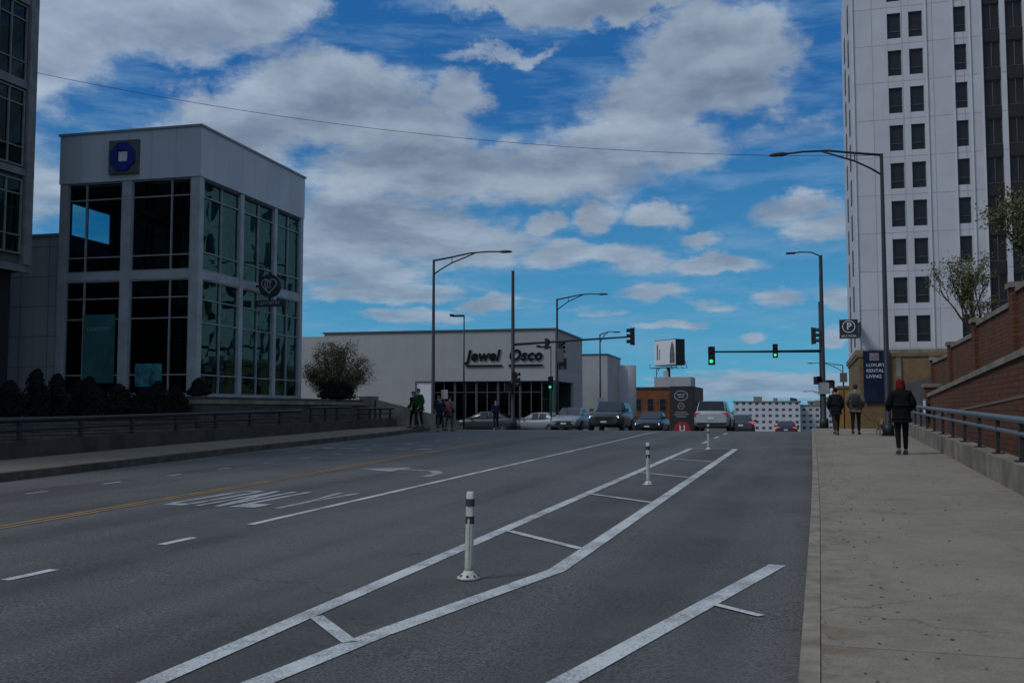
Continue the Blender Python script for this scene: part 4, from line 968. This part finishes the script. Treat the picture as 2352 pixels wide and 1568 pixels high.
# ------------------------------------------------------------------ trees and shrubs
def leafcards(bl_,pts,n,leaf,jit,R):
    for i in range(n):
        t=R.choice(pts)+Vector((R.gauss(0,jit),R.gauss(0,jit),R.gauss(0,jit)))
        nn=Vector((R.uniform(-1,1),R.uniform(-1,1),R.uniform(-1,1))).normalized(); u=nn.orthogonal().normalized()*leaf*R.uniform(.5,1.3); w=nn.cross(u).normalized()*leaf*.5
        poly(bl_,[t+u,t+w,t-u,t-w])
def tree(label,loc,trunk_h,H_,spread,leaves,mat,seed,leaf=.07,levels=4,r0=.1,jit=.14):
    R=random.Random(seed); e=empty("tree",label,"tree",loc); bt=B(); tips=[]
    def grow(p,d,L,r,lev):
        n=3; pts=[p]; q_=p.copy(); dd=d.copy()
        for i in range(n):
            dd=(dd+Vector((R.uniform(-.16,.16),R.uniform(-.16,.16),R.uniform(.0,.16)))).normalized(); q_=q_+dd*(L/n); pts.append(q_.copy())
        ptube(bt,pts,[r,r*.88,r*.75,r*.62],5 if lev<3 else 3,caps=False)
        if lev>=2: tips.extend(pts[1:])
        if lev<levels:
            for i in range(3 if lev else 5):
                az_=R.uniform(0,6.283); sp_=R.uniform(.35,.8)
                side=Vector((math.cos(az_),math.sin(az_),.25))
                grow(pts[R.choice((1,2,3,3)) if lev else R.choice((2,3))],(dd*(1-sp_*.4)+side*sp_*spread).normalized(),L*R.uniform(.6,.8),r*.56,lev+1)
    grow(Vector((0,0,0)),Vector((0,0,1)),trunk_h,r0,0)
    zm=max(t.z for t in tips); k=H_/zm
    for vv in bt.verts: vv.co*=k
    mobj("trunk",bt,barkm,e); bl_=B(); leafcards(bl_,[t*k for t in tips],leaves,leaf,jit,R); mobj("crown",bl_,mat,e)
tree("slender budding street tree with sparse green leaves",(8.7,60,3.4),1.5,6.9,.62,2600,budm,11,.08,5,.09)
tree("budding green tree above the brick wall",(11.0,49.6,3.4),2.2,8.6,.75,4200,budm,23,.095,5,.11)
R=random.Random(4); e=empty("tree","rounded budding multi stem tree with dense fine twigs","tree",(-22.8,45.2,1.9)); bt=B(); tips=[]
for i in range(130):
    a=R.uniform(0,6.283); z=R.uniform(-.85,1.0); rr_=math.sqrt(max(0,1-z*z))*R.uniform(.75,1.05)*(1+.1*math.sin(a*3))
    tip=Vector((1.72*rr_*math.cos(a),1.72*rr_*math.sin(a),1.65+1.45*z*R.uniform(.85,1.06)))
    mid=Vector((tip.x*.5,tip.y*.5,tip.z*.5+.2))+Vector((R.gauss(0,.12),R.gauss(0,.12),R.gauss(0,.1)))
    base=Vector((R.gauss(0,.12),R.gauss(0,.12),0)); pts=[base,base.lerp(mid,.55)+Vector((0,0,.08)),mid,mid.lerp(tip,.55),tip]
    ptube(bt,pts,[.036,.028,.020,.013,.006],4,caps=False)
    for j in range(6):
        s0=mid.lerp(tip,R.uniform(.0,.9)); t1=s0+Vector((R.gauss(0,.28),R.gauss(0,.28),R.uniform(-.05,.35)))
        ptube(bt,[s0,s0.lerp(t1,.5)+Vector((0,0,.04)),t1],[.009,.006,.003],3,caps=False); tips+= [t1,s0.lerp(t1,.6)]
mobj("trunk",bt,barkm,e); bl_=B(); leafcards(bl_,tips,15000,.045,.09,R); mobj("crown",bl_,budm2,e)
def shrub(x,y,z,h,r,seed):
    R=random.Random(seed); e=empty("shrub","dark rounded conical evergreen shrub on stone terrace","shrub",(x,y,z),0,"row of conical evergreen shrubs")
    bm=B(); ptube(bm,[(0,0,0),(0,0,h*.8)],[.04,.01],6); mobj("trunk",bm,barkm,e)
    bm=B()
    for i in range(2000):
        t=R.random()**1.15; a=R.uniform(0,6.283); lump=1+.2*math.sin(a*3+seed)+.15*math.sin(t*11+a*2+seed)
        rr_=r*(1-t)**.5*min(1,.6+t*4)*lump*R.uniform(.5,1.08)
        c=Vector((rr_*math.cos(a),rr_*math.sin(a),.05+t*h)); n=Vector((math.cos(a)+R.gauss(0,.5),math.sin(a)+R.gauss(0,.5),R.gauss(.3,.5))).normalized()
        u=n.orthogonal().normalized()*R.uniform(.04,.08); w=n.cross(u).normalized()*R.uniform(.02,.045); poly(bm,[c+u,c+w,c-u,c-w])
    mobj("crown",bm,everg,e)
i=0
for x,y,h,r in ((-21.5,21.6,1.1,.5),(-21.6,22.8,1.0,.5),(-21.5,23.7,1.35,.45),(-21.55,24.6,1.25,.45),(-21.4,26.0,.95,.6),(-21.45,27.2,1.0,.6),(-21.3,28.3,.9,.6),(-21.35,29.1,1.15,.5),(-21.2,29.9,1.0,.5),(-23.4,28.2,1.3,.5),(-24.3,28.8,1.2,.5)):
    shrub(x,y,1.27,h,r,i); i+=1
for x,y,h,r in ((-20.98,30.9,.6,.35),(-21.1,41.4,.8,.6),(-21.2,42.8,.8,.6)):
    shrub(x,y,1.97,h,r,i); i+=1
bm=B(); R=random.Random(9)
for i in range(420):
    y=R.uniform(3,34); x=R.choice((R.uniform(.2,2.5),R.gauss(.35,.15),R.uniform(.2,1.0)))
    if x>rx(y)-.05 or x<.18: continue
    a=R.uniform(0,6.28); s=R.uniform(.006,.022); z=g(y)+.163
    poly(bm,[(x+s*math.cos(a),y+s*math.sin(a),z),(x-s*.6*math.sin(a),y+s*.6*math.cos(a),z+.006),(x-s*math.cos(a),y-s*math.sin(a),z),(x+s*.5*math.sin(a),y-s*.5*math.cos(a),z+.003)])
mobj("leaf_litter",bm,M("dead_leaf",(.07,.04,.02),.9),kind="stuff",label="scattered dead leaves on the concrete sidewalk")
